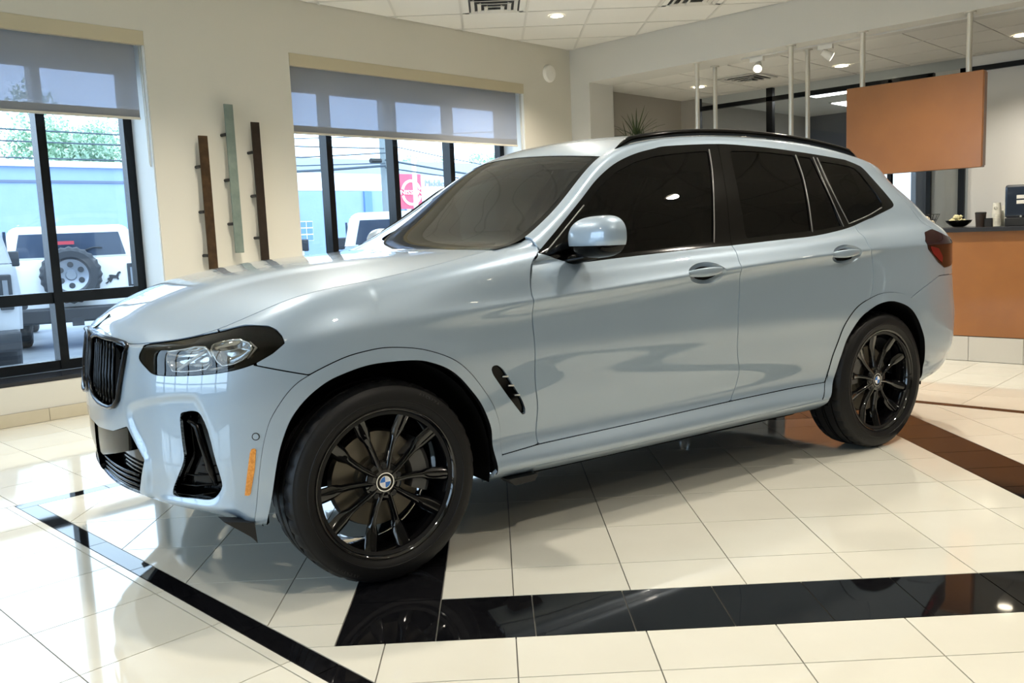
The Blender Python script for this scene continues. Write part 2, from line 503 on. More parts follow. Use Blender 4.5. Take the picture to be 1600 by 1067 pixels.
def window_y(n, op, mulls, transom, zbot):
    xa, xb, za, zb_ = op
    bm = bmesh.new()
    f = .075
    zb2 = 2.665
    # solid head above the glazing, behind the blind
    add_box(bm, ((xa+xb)/2, YO, zbot+f/2), (xb-xa, .09, f)); add_box(bm, ((xa+xb)/2, YO, zb2-f/2), (xb-xa, .09, f))
    for x in (xa+f/2, xb-f/2): add_box(bm, (x, YO, (zbot+zb2)/2), (f, .09, zb2-zbot))
    w = struct(from_bm('window_%d' % n, bm, M['frame_black']))
    box('head_panel', ((xa+xb)/2, YO+.03, (zb2+zb_)/2), (xb-xa, .06, zb_-zb2), M['matte_black'], w)
    xs = [xa+f]+list(mulls)+[xb-f]
    for x in mulls: box('mullion', (x, YO, (zbot+zb2)/2), (.065, .12, zb2-zbot-.01), M['frame_black'], w)
    for a, b in zip(xs[:-1], xs[1:]):
        if transom: box('transom_bar', ((a+b)/2, YO, transom), (b-a, .085, .085), M['frame_black'], w)
        for z0, z1 in ([(zbot+.05, transom), (transom, zb2-.05)] if transom else [(zbot+.05, zb2-.05)]):
            box('pane', ((a+b)/2, YO+.01, (z0+z1)/2), (b-a, .006, z1-z0), M['pane'], w)
    for x in (xa+.003, xb-.003): box('jamb_lining', (x, (YW+YO)/2-.005, (za+zb_)/2), (.006, YO-YW-.03, zb_-za-.01), M['white_wall'], w)
    box('window_sill', ((xa+xb)/2, (YW+YO)/2-.01, za+.012), (xb-xa-.004, YO-YW-.02, .03), M['sill'], w)
    return w
window_y(1, W1, (-1.55, -.60, .375), .868, .315)
window_y(2, W2, (2.93, 3.73, 4.51), .868, .315)
def window_x(n, op, mulls, transom, x):
    ya, yb, za, zb_ = op
    bm = bmesh.new(); f = .075
    add_box(bm, (x, (ya+yb)/2, za+f/2), (.09, yb-ya, f)); add_box(bm, (x, (ya+yb)/2, zb_-f/2), (.09, yb-ya, f))
    for y in (ya+f/2, yb-f/2): add_box(bm, (x, y, (za+zb_)/2), (.09, f, zb_-za))
    w = struct(from_bm('window_%d' % n, bm, M['frame_black']))
    ys = [ya+f]+list(mulls)+[yb-f]
    for y in mulls: box('mullion', (x, y, (za+zb_)/2), (.12, .065, zb_-za-.01), M['frame_black'], w)
    for a, b in zip(ys[:-1], ys[1:]):
        box('transom_bar', (x, (a+b)/2, transom), (.085, b-a, .085), M['frame_black'], w)
        for z0, z1 in ((za+.05, transom), (transom, zb_-.05)):
            box('pane', (x, (a+b)/2, (z0+z1)/2), (.006, b-a, z1-z0), M['pane'], w)
    box('window_sill', (XL-.19, (ya+yb)/2, za+.012), (.37, yb-ya-.004, .03), M['sill'], w)
    return w
window_x(3, LW1, (-1.75, -.85, .05, .90, 1.75), .868, XL-.36)
# portals help the sky light find the windows
def portal(c, sx, sy, rot):
    l = bpy.data.lights.new('window_portal', 'AREA'); l.shape = 'RECTANGLE'; l.size = sx; l.size_y = sy
    l.cycles.is_portal = True
    o = bpy.data.objects.new('window_portal', l); COL.objects.link(o); o.location = c; o.rotation_euler = rot
portal(((W1[0]+W1[1])/2, YO+.08, 1.55), W1[1]-W1[0], 2.5, (rad(-90), 0, 0))
portal(((W2[0]+W2[1])/2, YO+.08, 1.55), W2[1]-W2[0], 2.5, (rad(-90), 0, 0))
portal((XL-.45, (LW1[0]+LW1[1])/2, 1.55), 2.5, LW1[1]-LW1[0], (0, rad(-90), 0))

# roller blinds
def blind(op, zlow, label, xr_in):
    xa, xb, za, zb_ = op
    e = empty('roller_blind', ((xa+xb)/2, YW+.04, zb_), 0, label, 'blind', 'grey roller blinds')
    w = xb-xa
    lo = lambda n, c, s, m, bev=0: box(n, c, s, m, e, bev=bev)
    lo('fascia', (0, -.02, -.053), (w-.004, .045, .104), M['fascia'])
    lo('fabric', (-xr_in/2, .02, (zlow-zb_-.10)/2), (w-.02-xr_in, .0015, zb_-zlow-.10), M['blind'])
    lo('hem', (-xr_in/2, .022, zlow-zb_+.032), (w-.02-xr_in, .003, .055), M['blind_hem'])
    lo('bottom_bar', (-xr_in/2, .02, zlow-zb_-.006), (w-.02-xr_in, .018, .018), M['white_bar'])
    tube('bead_chain', [(w/2-.022, .01, -.10), (w/2-.020, .005, -1.0), (w/2-.012, .002, -1.02), (w/2-.010, .004, -.10)], .0035, M['white_bar'], e, n=5)
    return e
blind(W1, 2.215, 'grey roller blind half down in the window by the white off-roader', .045)
blind(W2, 2.178, 'grey roller blind half down in the window right of the wall strips', .065)

# ---------------------------------------------------------------- reception behind the header
XP, ZR = 8.60, 2.90
ce2 = struct(box('ceiling_reception', ((XH_+.45+XP+.1)/2, (YN+3.67)/2, ZR+.05), (XP+.1-XH_-.45, 3.67-YN, .06), M['tbar']))
for i in range(4):
    for j in range(12):
        y1 = 3.53-j*.61*1.0; x0 = XH_+.45+i*.61
        x1 = min(x0+.60, XP)
        if x1-x0 < .1 or y1 < -3.5: continue
        lbox('ceiling_tile', ((x0+x1)/2, y1-.305, ZR+.012), (x1-x0-.012, .596, .016), M['ceiling_tile'], ce2)
M['wall_grey'] = pbr('warm_grey_wall_paint', (0.40, 0.37, 0.32), 0.7)
M['wall_dark'] = pbr('slate_wall_paint', (0.085, 0.09, 0.105), 0.6)
struct(box('wall_reception', ((XH_+.45+9.0)/2, 3.60, 1.45), (9.0-XH_-.45, .14, 2.94), M['wall_grey']))
# glazed partition with black frame, room behind it
part = empty('glass_partition', (XP, 0, 0), 0, 'black framed glass partition behind the reception counter', 'partition')
def pb(n, y0, y1, z0, z1, m, dx=0, th=.07): return box(n, (dx, (y0+y1)/2, (z0+z1)/2), (th, abs(y1-y0), z1-z0), m, part)
yq = lambda u: at(u, 250, 0, XP)[1]
def post(u0, u1, z1=2.9): pb('post', at(u1, 250, 0, XP)[1], at(u0, 250, 0, XP)[1], 0, z1, M['frame_black'])
yA = at(1094, 200, 0, XP)[1]
post(1091, 1096); post(1199.5, 1209); post(1449, 1456, 2.78); post(1499, 1509, 2.78); post(1394-6, 1394, 2.78)
yE = at(1460, 120, 0, XP)[1]
pb('top_rail', yE, yA, 2.735, 2.79, M['frame_black'])
pb('top_rail', -8.4, at(1502, 110, 0, XP)[1], 2.735, 2.79, M['frame_black'])
pb('glass', -.15, yA, .05, 2.74, M['pane'], th=.008)
pb('solid_panel', yq(1449), yq(1424), 0, 2.735, M['wall_dark'], .02, .03)
pb('solid_panel', yq(1499), yq(1456), 0, 2.735, M['wall_grey'], .02, .03)
pb('solid_panel', -8.45, yq(1509), 0, 2.735, M['white_wall'], .02, .03)
pb('clear_upper_glass', -.15, yA, 2.79, 2.90, M['pane'], th=.008)
pb('upper_panel', -8.45, -.15, 2.79, 2.90, M['white_wall'], th=.04); pb('side_panel', yA, 3.53, 0, 2.90, M['wall_grey'], th=.05)
XB = 12.5
struct(box('wall_far', (XB+.05, 0, 1.45), (.1, 9.0, 3.0), M['wall_dark']))
struct(box('wall_far_side', ((XP+XB)/2, 3.62, 1.45), (XB-XP, .1, 3.0), M['wall_grey']))
struct(box('ceiling_far', ((XP+XB)/2+.05, -.3, 2.965), (XB-XP-.1, 8.9, .05), M['ceiling_tile']))
struct(box('wall_far_near', ((XP+XB)/2, -4.4, 1.45), (XB-XP, .1, 3.0), M['wall_grey']))
struct(box('floor_far', ((XP+XB)/2, 0, -.04), (XB-XP, 9.0, .08), M['tile']))
M['panel_light'] = pbr('ceiling_panel_diffuser', (0.9, 0.9, 0.9), 0.6, emit=(1, .97, .92), es=5.0)
for k, (xx, yy) in enumerate(((9.9, 1.75), (11.3, 1.9))):
    t = empty('panel_light', (xx, yy, 2.94), 0, ('nearer' if k == 0 else 'farther')+' of the two bright ceiling panels behind the glass partition', 'light', 'ceiling panel lights behind the glass')
    box('frame', (0, 0, -.005), (.62, 1.22, .02), M['tbar'], t)
    box('diffuser', (0, 0, -.018), (.56, 1.16, .012), M['panel_light'], t)
# bright outside door glass seen between the posts; its emission stands in for daylight
M['daylight_glow_pane'] = pbr('pane_glowing_as_daylight', (0.8, 0.85, 0.9), 0.4, emit=(.75, .88, 1.0), es=1.1)
ya, yb_ = at(1424, 300, 0, XB-.02)[1], at(1380, 300, 0, XB-.02)[1]
wf = struct(box('window_4', (XB-.02, (ya+yb_)/2, 1.25), (.05, yb_-ya+.12, 2.2), M['frame_black']))
box('pane', (XB-.05, (ya+yb_)/2, 1.25), (.02, yb_-ya, 2.05), M['daylight_glow_pane'], wf)

# floor-to-beam steel poles; the two on the right carry the orange panel
def pole(x, y, z0, label, foot=True):
    t = empty('steel_pole', (x, y, z0), 0, label, 'pole', 'steel poles under the header beam')
    cyl('tube', (0, 0, 0), (0, 0, 2.893-z0), .0235, M['satin'], t, n=24)
    cyl('flange', (0, 0, 2.883-z0), (0, 0, 2.895-z0), .048, M['satin'], t, n=24)
    if foot: cyl('flange', (0, 0, 0), (0, 0, .012), .048, M['satin'], t, n=24)
    return t
XPA, XPB = 6.195, 6.545
def ypole(u, v, X): return at(u, v, 0, X)[1]
pole(XPA, ypole(1089, 120, XPA), 0, 'leftmost steel pole, in the front row nearest the plant')
pole(XPB, ypole(1117, 120, XPB), 0, 'second steel pole from the left, in the rear row')
pole(XPA, ypole(1236, 120, XPA), 0, 'front pole of the close pair left of the orange hanging panel')
pole(XPB, ypole(1262, 120, XPB), 0, 'rear pole of the close pair left of the orange hanging panel')
y1348, y1517 = ypole(1348, 90, XPA), ypole(1515, 60, XPA)
PZ0, PZ1 = 1.60, 2.40
pole(XPA, y1348, PZ1, 'left of the two poles carrying the orange hanging panel', False)
pole(XPA, y1517, PZ1, 'right of the two poles carrying the orange hanging panel', False)
# thin glass shelf edge between the close pair
yp = [ypole(1322, 200, 6.15), ypole(1535, 200, 6.15)]
pan = empty('hanging_panel', (XPA, (yp[0]+yp[1])/2, PZ0), 0, 'orange-brown panel hanging from two steel poles above the counter', 'panel')
box('board', (0, 0, (PZ1-PZ0)/2), (.085, yp[0]-yp[1], PZ1-PZ0), M['orange'], pan, bev=.006)
box('end_cap', (.006, -(yp[0]-yp[1])/2-.002, (PZ1-PZ0)/2), (.075, .006, PZ1-PZ0-.03), M['orange'], pan)

# ---------------------------------------------------------------- reception counter
XC = 5.75
cn = empty('reception_counter', (XC, -1.7, 0), 0, 'long orange reception counter with dark top and pale plinth', 'counter')
box('body', (.30, 0, .645), (.60, 4.6, .87), M['orange'], cn)
box('shadow_gap', (.305, 0, .212), (.59, 4.59, .012), M['frame_black'], cn)
pl_ = box('plinth', (.31, 0, .103), (.60, 4.6, .206), M['grout'], cn)
M['plinth'] = pbr('pale_plinth_tile', (0.55, 0.53, 0.48), 0.3)
y = 2.3
k = 0
while y > -2.2:
    box('plinth_tile', (.004, y-.203, .103), (.014, .403, .200), M['plinth'], cn); y -= .407
box('worktop', (.29, 0, 1.083), (.66, 4.66, .036), M['counter_top'], cn, bev=.004)
ZT = 1.101
# ================================================================== THE CAR
# built in its own frame: x rearwards from the front axle, y to its right, z up
def spl(xk, yk):
    xk = np.asarray(xk, float); yk = np.asarray(yk, float)
    n = len(xk); h = np.diff(xk)
    A = np.zeros((n, n)); b = np.zeros(n)
    A[0, 0] = A[-1, -1] = 1
    for i in range(1, n-1):
        A[i, i-1] = h[i-1]; A[i, i] = 2*(h[i-1]+h[i]); A[i, i+1] = h[i]
        b[i] = 6*((yk[i+1]-yk[i])/h[i]-(yk[i]-yk[i-1])/h[i-1])
    m = np.linalg.solve(A, b)
    def f(x):
        x = np.asarray(x, float)
        i = np.clip(np.searchsorted(xk, x)-1, 0, n-2)
        t = np.clip(x, xk[0], xk[-1])
        a = xk[i+1]-t; c = t-xk[i]; hh = h[i]
        y = m[i]*a**3/(6*hh)+m[i+1]*c**3/(6*hh)+(yk[i]/hh-m[i]*hh/6)*a+(yk[i+1]/hh-m[i+1]*hh/6)*c
        s0 = (yk[1]-yk[0])/h[0]-h[0]*m[1]/6; s1 = (yk[-1]-yk[-2])/h[-1]+h[-1]*m[-2]/6
        return y+np.where(x < xk[0], (x-xk[0])*s0, 0)+np.where(x > xk[-1], (x-xk[-1])*s1, 0)
    return f
def pchip(xk, yk):
    """monotone cubic"""
    xk = np.asarray(xk, float); yk = np.asarray(yk, float)
    h = np.diff(xk); d = np.diff(yk)/h
    m = np.zeros(len(xk)); m[0] = d[0]; m[-1] = d[-1]
    for i in range(1, len(xk)-1):
        if d[i-1]*d[i] > 0:
            w1 = 2*h[i]+h[i-1]; w2 = h[i]+2*h[i-1]
            m[i] = (w1+w2)/(w1/d[i-1]+w2/d[i])
    def f(x):
        x = np.asarray(x, float)
        i = np.clip(np.searchsorted(xk, x)-1, 0, len(xk)-2)
        t = (x-xk[i])/h[i]; tc = np.clip(t, 0, 1)
        y = (1+2*tc)*(1-tc)**2*yk[i]+tc*(1-tc)**2*h[i]*m[i]+tc**2*(3-2*tc)*yk[i+1]+tc**2*(tc-1)*h[i]*m[i+1]
        return y+np.where(t < 0, t*h[i]*m[0], 0)+np.where(t > 1, (t-1)*h[i]*m[-1], 0)
    return f
def spl_matrix(tk, t):
    K = len(tk)
    return np.stack([spl(tk, np.eye(K)[k])(t) for k in range(K)], 1)
def superell(th, n):
    return np.abs(np.cos(th))**(2/n), np.abs(np.sin(th))**(2/n)

class Patch:
    """triangle mesh with smooth normals and flat coordinates"""
    def __init__(s, V, N, Q, F): s.V, s.N, s.Q, s.F = V, N, Q, F
    def copy(s): return Patch(s.V.copy(), s.N.copy(), s.Q.copy(), s.F.copy())
def grid_patch(P, Q, flip=False):
    """P (a,b,3) surface points, Q (a,b,2) flat coordinates"""
    a, b = P.shape[:2]
    du = np.gradient(P, axis=0); dv = np.gradient(P, axis=1)
    N = np.cross(du, dv)
    ln = np.linalg.norm(N, axis=2, keepdims=True)
    N = N/np.maximum(ln, 1e-12)
    if flip: N = -N
    idx = np.arange(a*b).reshape(a, b)
    q = np.stack([idx[:-1, :-1], idx[1:, :-1], idx[1:, 1:], idx[:-1, 1:]], -1).reshape(-1, 4)
    if flip: q = q[:, ::-1]
    F = np.concatenate([q[:, [0, 1, 2]], q[:, [0, 2, 3]]])
    return Patch(P.reshape(-1, 3), N.reshape(-1, 3), Q.reshape(-1, 2), F)
def clip(p, s):
    """keep where s >= 0"""
    F = p.F; pos = s >= 0
    cnt = pos[F].sum(1)
    V, N, Q = [p.V], [p.N], [p.Q]
    out = [F[cnt == 3]]
    edges = {}
    base = len(p.V)
    newv = []
    def ev(i, j):
        k = (i, j) if i < j else (j, i)
        if k not in edges:
            edges[k] = base+len(newv)
            a, b = k
            t = s[a]/(s[a]-s[b])
            newv.append((a, b, t))
        return edges[k]
    tri = []
    for f in F[(cnt == 1) | (cnt == 2)]:
        f = [int(i) for i in f]
        pp = [bool(pos[i]) for i in f]
        if sum(pp) == 1:
            k = pp.index(True); a, b, c = f[k], f[(k+1) % 3], f[(k+2) % 3]
            tri.append((a, ev(a, b), ev(a, c)))
        else:
            k = pp.index(False); a, b, c = f[k], f[(k+1) % 3], f[(k+2) % 3]
            x, y = ev(a, b), ev(a, c)
            tri.append((x, b, c)); tri.append((x, c, y))
    if newv:
        nv = np.array(newv); ia = nv[:, 0].astype(int); ib = nv[:, 1].astype(int); t = nv[:, 2:3]
        V.append(p.V[ia]*(1-t)+p.V[ib]*t)
        nn = p.N[ia]*(1-t)+p.N[ib]*t
        N.append(nn/np.maximum(np.linalg.norm(nn, axis=1, keepdims=True), 1e-9))
        Q.append(p.Q[ia]*(1-t)+p.Q[ib]*t)
    if tri: out.append(np.array(tri))
    V = np.concatenate(V); N = np.concatenate(N); Q = np.concatenate(Q); F = np.concatenate(out)
    used = np.unique(F)
    mp = -np.ones(len(V), int); mp[used] = np.arange(len(used))
    return Patch(V[used], N[used], Q[used], mp[F])
def sdf(pts, poly):
    """signed distance, positive inside"""
    poly = np.asarray(poly, float)
    a = poly; b = np.roll(poly, -1, 0)
    d = np.full(len(pts), 1e9); ins = np.zeros(len(pts), bool)
    for (ax, ay), (bx, by) in zip(a, b):
        ex, ey = bx-ax, by-ay
        px, py = pts[:, 0]-ax, pts[:, 1]-ay
        t = np.clip((px*ex+py*ey)/max(ex*ex+ey*ey, 1e-12), 0, 1)
        d = np.minimum(d, np.hypot(px-t*ex, py-t*ey))
        c = ((ay > pts[:, 1]) != (by > pts[:, 1]))
        if by != ay:
            ins ^= c & (pts[:, 0] < (bx-ax)*(pts[:, 1]-ay)/(by-ay)+ax)
    return np.where(ins, d, -d)
def smooth_line(pts, step=6, closed=False):
    """Catmull-Rom resample of a traced line"""
    P = np.asarray(pts, float); n = len(P); out = []
    rng = range(n) if closed else range(n-1)
    for i in rng:
        p0 = P[(i-1) % n] if (closed or i > 0) else P[i]
        p1 = P[i]; p2 = P[(i+1) % n]
        p3 = P[(i+2) % n] if (closed or i < n-2) else p2
        for t in np.linspace(0, 1, step, endpoint=False):
            out.append(0.5*((2*p1)+(-p0+p2)*t+(2*p0-5*p1+4*p2-p3)*t*t+(-p0+3*p1-3*p2+p3)*t**3))
    if not closed: out.append(P[-1])
    return [tuple(q) for q in out]

def bound_loops_edges(F):
    e = np.concatenate([F[:, [0, 1]], F[:, [1, 2]], F[:, [2, 0]]])
    k = np.sort(e, 1)
    key = k[:, 0].astype(np.int64)*10000000+k[:, 1]
    u, inv, c = np.unique(key, return_inverse=True, return_counts=True)
    return e[c[inv] == 1]
def weld(p):
    """merge verts of equal position that came from grid poles; no-op otherwise"""
    return p
def emit(name, p, mat, parent, flange=0.0, lift=0.0, mirror=False, both=False, back=None, fmat=None):
    """patch -> object; flange turns the rim inwards; lift moves it along its normal"""
    V = p.V+p.N*lift; N = p.N; F = p.F
    nf0 = len(F)
    if flange:
        be = bound_loops_edges(F)
        if both: be = be[~((np.abs(V[be[:, 0], 1]) < 1e-6) & (np.abs(V[be[:, 1], 1]) < 1e-6))]
        if len(be):
            # outward in-plane direction of each boundary vertex
            nv = len(V)
            t = V[be[:, 1]]-V[be[:, 0]]
            o = np.cross(t, N[be[:, 0]])
            acc = np.zeros_like(V)
            np.add.at(acc, be[:, 0], o); np.add.at(acc, be[:, 1], o)
            ids = np.unique(be)
            acc = acc[ids]; acc /= np.maximum(np.linalg.norm(acc, axis=1, keepdims=True), 1e-9)
            mp = -np.ones(nv, int); mp[ids] = np.arange(len(ids))
            top = V[ids]; bot = V[ids]-N[ids]*flange
            V2 = np.concatenate([V, top, bot])
            N2 = np.concatenate([N, (acc+N[ids]*0.4)/np.linalg.norm(acc+N[ids]*0.4, axis=1, keepdims=True), acc])
            a = mp[be[:, 0]]+nv; b = mp[be[:, 1]]+nv; m = len(ids)
            F2 = np.concatenate([np.stack([b, a, a+m], 1), np.stack([b, a+m, b+m], 1)])
            V, N, F = V2, N2, np.concatenate([F, F2])
    if both:
        # halves share the vertices on the centre line
        mid = np.abs(V[:, 1]) < 1e-6
        N = N.copy(); N[mid, 1] = 0
        mp2 = np.where(mid, np.arange(len(V)), -1); mp2[~mid] = len(V)+np.arange((~mid).sum())
        Fm = mp2[F[:, ::-1]]
        V, N, F = np.concatenate([V, V[~mid]*[1, -1, 1]]), np.concatenate([N, N[~mid]*[1, -1, 1]]), np.concatenate([F, Fm])
    elif mirror:
        V = V*[1, -1, 1]; N = N*[1, -1, 1]; F = F[:, ::-1]
    me = bpy.data.meshes.new(name)
    me.vertices.add(len(V)); me.vertices.foreach_set('co', V.astype(np.float32).ravel())
    me.loops.add(len(F)*3); me.loops.foreach_set('vertex_index', F.astype(np.int32).ravel())
    me.polygons.add(len(F))
    me.polygons.foreach_set('loop_start', np.arange(0, len(F)*3, 3, dtype=np.int32))
    me.polygons.foreach_set('loop_total', np.full(len(F), 3, np.int32))
    me.polygons.foreach_set('use_smooth', np.ones(len(F), bool))
    me.update(calc_edges=True)
    me.validate()
    me.normals_split_custom_set_from_vertices(N.astype(np.float32))
    if fmat is not None:
        me.materials.append(mat); me.materials.append(fmat)
        mi = np.zeros(len(F), np.int32)
        if both:
            h = len(F)//2; mi[nf0:h] = 1; mi[h+nf0:] = 1
        else: mi[nf0:] = 1
        me.polygons.foreach_set('material_index', mi)
    return link(name, me, mat, parent)
def emit2(name, p, mat, parent, **k):
    return emit(name, p, mat, parent, **k), emit(name, p, mat, parent, mirror=True, **k)

CARLABEL = 'pale grey-blue suv with black wheels and black window trim on the showroom floor'
car = empty('suv', (0, 0, 0), -PHI, CARLABEL, 'car')

# ---------------------------------------------------------------- body side layers
NF, NR = 2.65, 4.2
XS = 2.9
XT = [-0.12, 0.0, 0.45, 0.75, 1.45, 2.2, 2.75, 2.9, 3.0]
def wl(*v):      # half width at x = 0, .45, .75, 1.45, 2.2, 2.75, 2.9
    return spl(XT, [v[0], v[0], v[1], v[2], v[3], v[4], v[5], v[6], v[6]])
zs = spl([-0.1, 0.0, 0.63, 1.45, 2.13, 2.78, 3.36, 3.8], [0.925, 0.932, 0.964, 1.006, 1.039, 1.062, 1.066, 1.06])
const = lambda c: (lambda x: np.full(np.shape(x), c, float))
#      name     w(x)                                             z(x) side                     xf     xr
LAY = [
    ('bot',   wl(.80, .82, .83, .83, .83, .82, .80), const(.262), -.70, 3.66),
    ('edge',  wl(.905, .917, .920, .915, .915, .917, .905), const(.322), -.785, 3.77),
    ('skirt', wl(.915, .910, .905, .898, .900, .912, .915), const(.378), -.798, 3.83),
    ('dbot',  wl(.925, .897, .884, .876, .880, .910, .925), const(.425), -.802, 3.85),
    ('low',   wl(.935, .912, .902, .897, .900, .925, .938), const(.540), -.802, 3.86),
    ('mid',   wl(.938, .926, .921, .919, .922, .936, .942), const(.680), -.800, 3.86),
    ('upp',   wl(.936, .932, .930, .930, .932, .938, .940), const(.810), -.795, 3.835),
    ('und',   wl(.929, .929, .927, .926, .927, .930, .930), lambda x: zs(x)-.042, -.786, 3.83),
    ('sho',   wl(.922, .937, .942, .942, .942, .938, .930), lambda x: zs(x)+.0, -.782, 3.825),
    ('sho2',  wl(.914, .929, .933, .933, .933, .930, .923), lambda x: zs(x)+.016, -.780, 3.82),
]
NK = len(LAY)
SHELF = wl(.875, .905, .906, .905, .905, .902, .890)
zb = spl([0.5, 0.7, 0.93, 1.45, 2.2, 2.6, 2.9, 3.3], [1.098, 1.094, 1.093, 1.110, 1.133, 1.147, 1.160, 1.172])
# hood edge (top of the front wings)
wE = spl([-0.12, 0, 0.24, 0.5, 0.62, 0.8], [.81, .81, .800, .782, .768, .745])
# ---------------------------------------------------------------- front shell (bumper, wings)
xf_ref, w_ref = -.800, .938
th0 = np.linspace(0, np.pi/2, 4001)
c0, s0 = superell(th0, NF)
ref = np.stack([xf_ref*c0, w_ref*s0], 1)
arc = np.r_[0, np.cumsum(np.hypot(*np.diff(ref, axis=0).T))]
U_c = -arc[-1]
def Uw(w): return np.interp(w, ref[:, 1], arc-arc[-1])
def Ux(x):  # x<0 on the wrap
    return np.interp(x, ref[:, 0], arc-arc[-1]) if x < 0 else x
nfw = 150
th = np.interp(np.linspace(0, arc[-1], nfw), arc, th0)
xs_side = np.arange(0.011, 0.86, 0.011)
Uf = np.r_[np.linspace(U_c, 0, nfw), xs_side]
cf, sf = superell(th, NF)
def zfun(pts):   # pts: list of (U, z)
    pts = sorted(pts)
    return pchip([p[0] for p in pts], [p[1] for p in pts])
ZF = {
    'bot':   zfun([(U_c, .335), (Uw(.6), .325), (Ux(-.47), .262), (0, .262), (1, .262)]),
    'edge':  zfun([(U_c, .368), (Uw(.45), .366), (Uw(.65), .352), (Uw(.82), .325), (Ux(-.47), .296), (0, .30), (.4, .322), (1, .322)]),
    'skirt': zfun([(U_c, .405), (Uw(.6), .40), (Ux(-.45), .365), (0, .378), (1, .378)]),
    'dbot':  zfun([(U_c, .455), (Uw(.6), .45), (0, .425), (1, .425)]),
    'low':   zfun([(U_c, .55), (0, .54), (1, .54)]),
    'mid':   zfun([(U_c, .66), (0, .68), (1, .68)]),
    'upp':   zfun([(U_c, .76), (Uw(.7), .775), (0, .81), (1, .81)]),
    'und':   zfun([(U_c, .825), (Uw(.7), .835), (0, .882), (.63, .914), (1, .935)]),
    'sho':   zfun([(U_c, .862), (Uw(.7), .872), (0, .932), (.63, .964), (1, .985)]),
    'sho2':  zfun([(U_c, .873), (Uw(.7), .887), (0, .954), (.63, .982), (1, 1.003)]),
}
zE_pts = [(U_c, .926), (Uw(.22), .919), (Uw(.46), .890), (Uw(.58), .897), (Uw(.81), .938), (Ux(-.27), 1.030), (0, 1.070), (.24, 1.104), (.45, 1.138), (.6, 1.163), (.8, 1.193)]
zE_f = spl([p[0] for p in zE_pts], [p[1] for p in zE_pts])
rows = []
for nm, wf, zf_, xf, xr in LAY:
    x = np.r_[xf*cf, xs_side]
    w = np.r_[float(wf(0.0))*sf, wf(xs_side)]
    rows.append(np.stack([x, -w, ZF[nm](Uf)], -1))
xE = np.r_[-.762*cf, xs_side]; wEv = np.r_[.81*sf, wE(xs_side)]
Erow = np.stack([xE, -wEv, zE_f(Uf)], -1)
# shelf layer between shoulder and hood edge
shx = np.r_[-.775*cf, xs_side]; shw = np.r_[.878*sf, np.r_[SHELF(xs_side)]]
rows.append(np.stack([shx, -shw*1.0, rows[-1][:, 2]*.42+Erow[:, 2]*.58], -1))
rows.append(Erow)
Lf = np.stack(rows, 0)                      # layers x U x 3
TKF = np.array([0, .55, 1.0, 1.45, 2.3, 3.4, 4.4, 5.1, 5.55, 5.72, 6.2, 7.0])
tv = np.unique(np.concatenate([np.linspace(a, b, m, endpoint=False) for a, b, m in zip(TKF[:-1], TKF[1:], [4, 5, 5, 8, 10, 10, 8, 8, 5, 6, 8])]+[[7.0]]))
Bm = spl_matrix(TKF, tv)
Pf = np.einsum('vk,kuc->uvc', Bm, Lf)
Qf = np.stack([np.repeat(Uf[:, None], len(tv), 1), Pf[:, :, 2]], -1)
FRONT = grid_patch(Pf, Qf)
if FRONT.N[len(tv)*200+30][1] > 0:
    FRONT = grid_patch(Pf, Qf, flip=True)

# ---------------------------------------------------------------- rear shell (doors, quarter, pillars, tail)
slope = 0.52
def w_green(z): return .862-slope*(z-1.13)
z3 = spl([.40, .60, .72, .834, 1.02, 1.145, 1.275, 1.407, 1.536, 1.643, 1.966, 2.424, 2.80, 3.0, 3.25, 3.5],
         [1.105, 1.122, 1.150, 1.215, 1.342, 1.430, 1.499, 1.544, 1.571, 1.587, 1.602, 1.590, 1.550, 1.515, 1.462, 1.41])
z5 = spl([.40, .582, .664, .727, .798, .937, 1.121, 1.256, 1.343, 1.528, 1.96, 2.42, 2.784, 3.10, 3.3, 3.5],
         [1.14, 1.163, 1.181, 1.205, 1.243, 1.326, 1.456, 1.537, 1.572, 1.612, 1.648, 1.642, 1.612, 1.566, 1.53, 1.49])
w5 = spl([.40, .582, .727, .937, 1.121, 1.256, 1.343, 1.528, 1.96, 2.42, 2.784, 3.1, 3.5],
         [.81, .79, .769, .705, .638, .595, .574, .556, .538, .536, .536, .530, .52])
xr_side = np.arange(0.42, XS, 0.0125)
nrw = 120
ref_r = np.stack([XS+(3.86-XS)*superell(th0, NR)[1], .940*superell(th0, NR)[0]], 1)   # th 0 = side
arcr = np.r_[0, np.cumsum(np.hypot(*np.diff(ref_r, axis=0).T))]
thr = np.interp(np.linspace(0, arcr[-1], nrw), arcr, th0)
Ur = np.r_[xr_side, XS+np.linspace(0, arcr[-1], nrw)]
U_end = XS+arcr[-1]
def rear_row(wf, zf_, xr, n=NR):
    c, s_ = superell(thr, n)
    xw = XS+(xr-XS)*s_
    x = np.r_[xr_side, xw]
    w = np.r_[wf(xr_side), float(wf(XS))*c]
    return x, w, zf_(x)
rrows = []
for nm, wf, zf_, xf, xr in LAY:
    x, w, z = rear_row(wf, zf_, xr)
    if nm in ('bot', 'edge', 'skirt', 'dbot'):      # rear bumper sweeps up behind the wheel
        up = np.clip((x-3.2)/.6, 0, 1)
        z = z+{'bot': .05, 'edge': .05, 'skirt': .045, 'dbot': .03}[nm]*up*up*(3-2*up)
    rrows.append(np.stack([x, -w, z], -1))
wsf = SHELF
x, w, z = rear_row(wsf, lambda x: (zs(x)+.016)*.42+zb(x)*.58, 3.80, 4.0); rrows.append(np.stack([x, -w, z], -1))
wB = wl(.86, .868, .870, .872, .870, .862, .852)
x, w, z = rear_row(wB, zb, 3.745, 4.0); rrows.append(np.stack([x, -w, z], -1))
def mixz(t): return lambda x: zb(x)*(1-t)+z3(x)*t
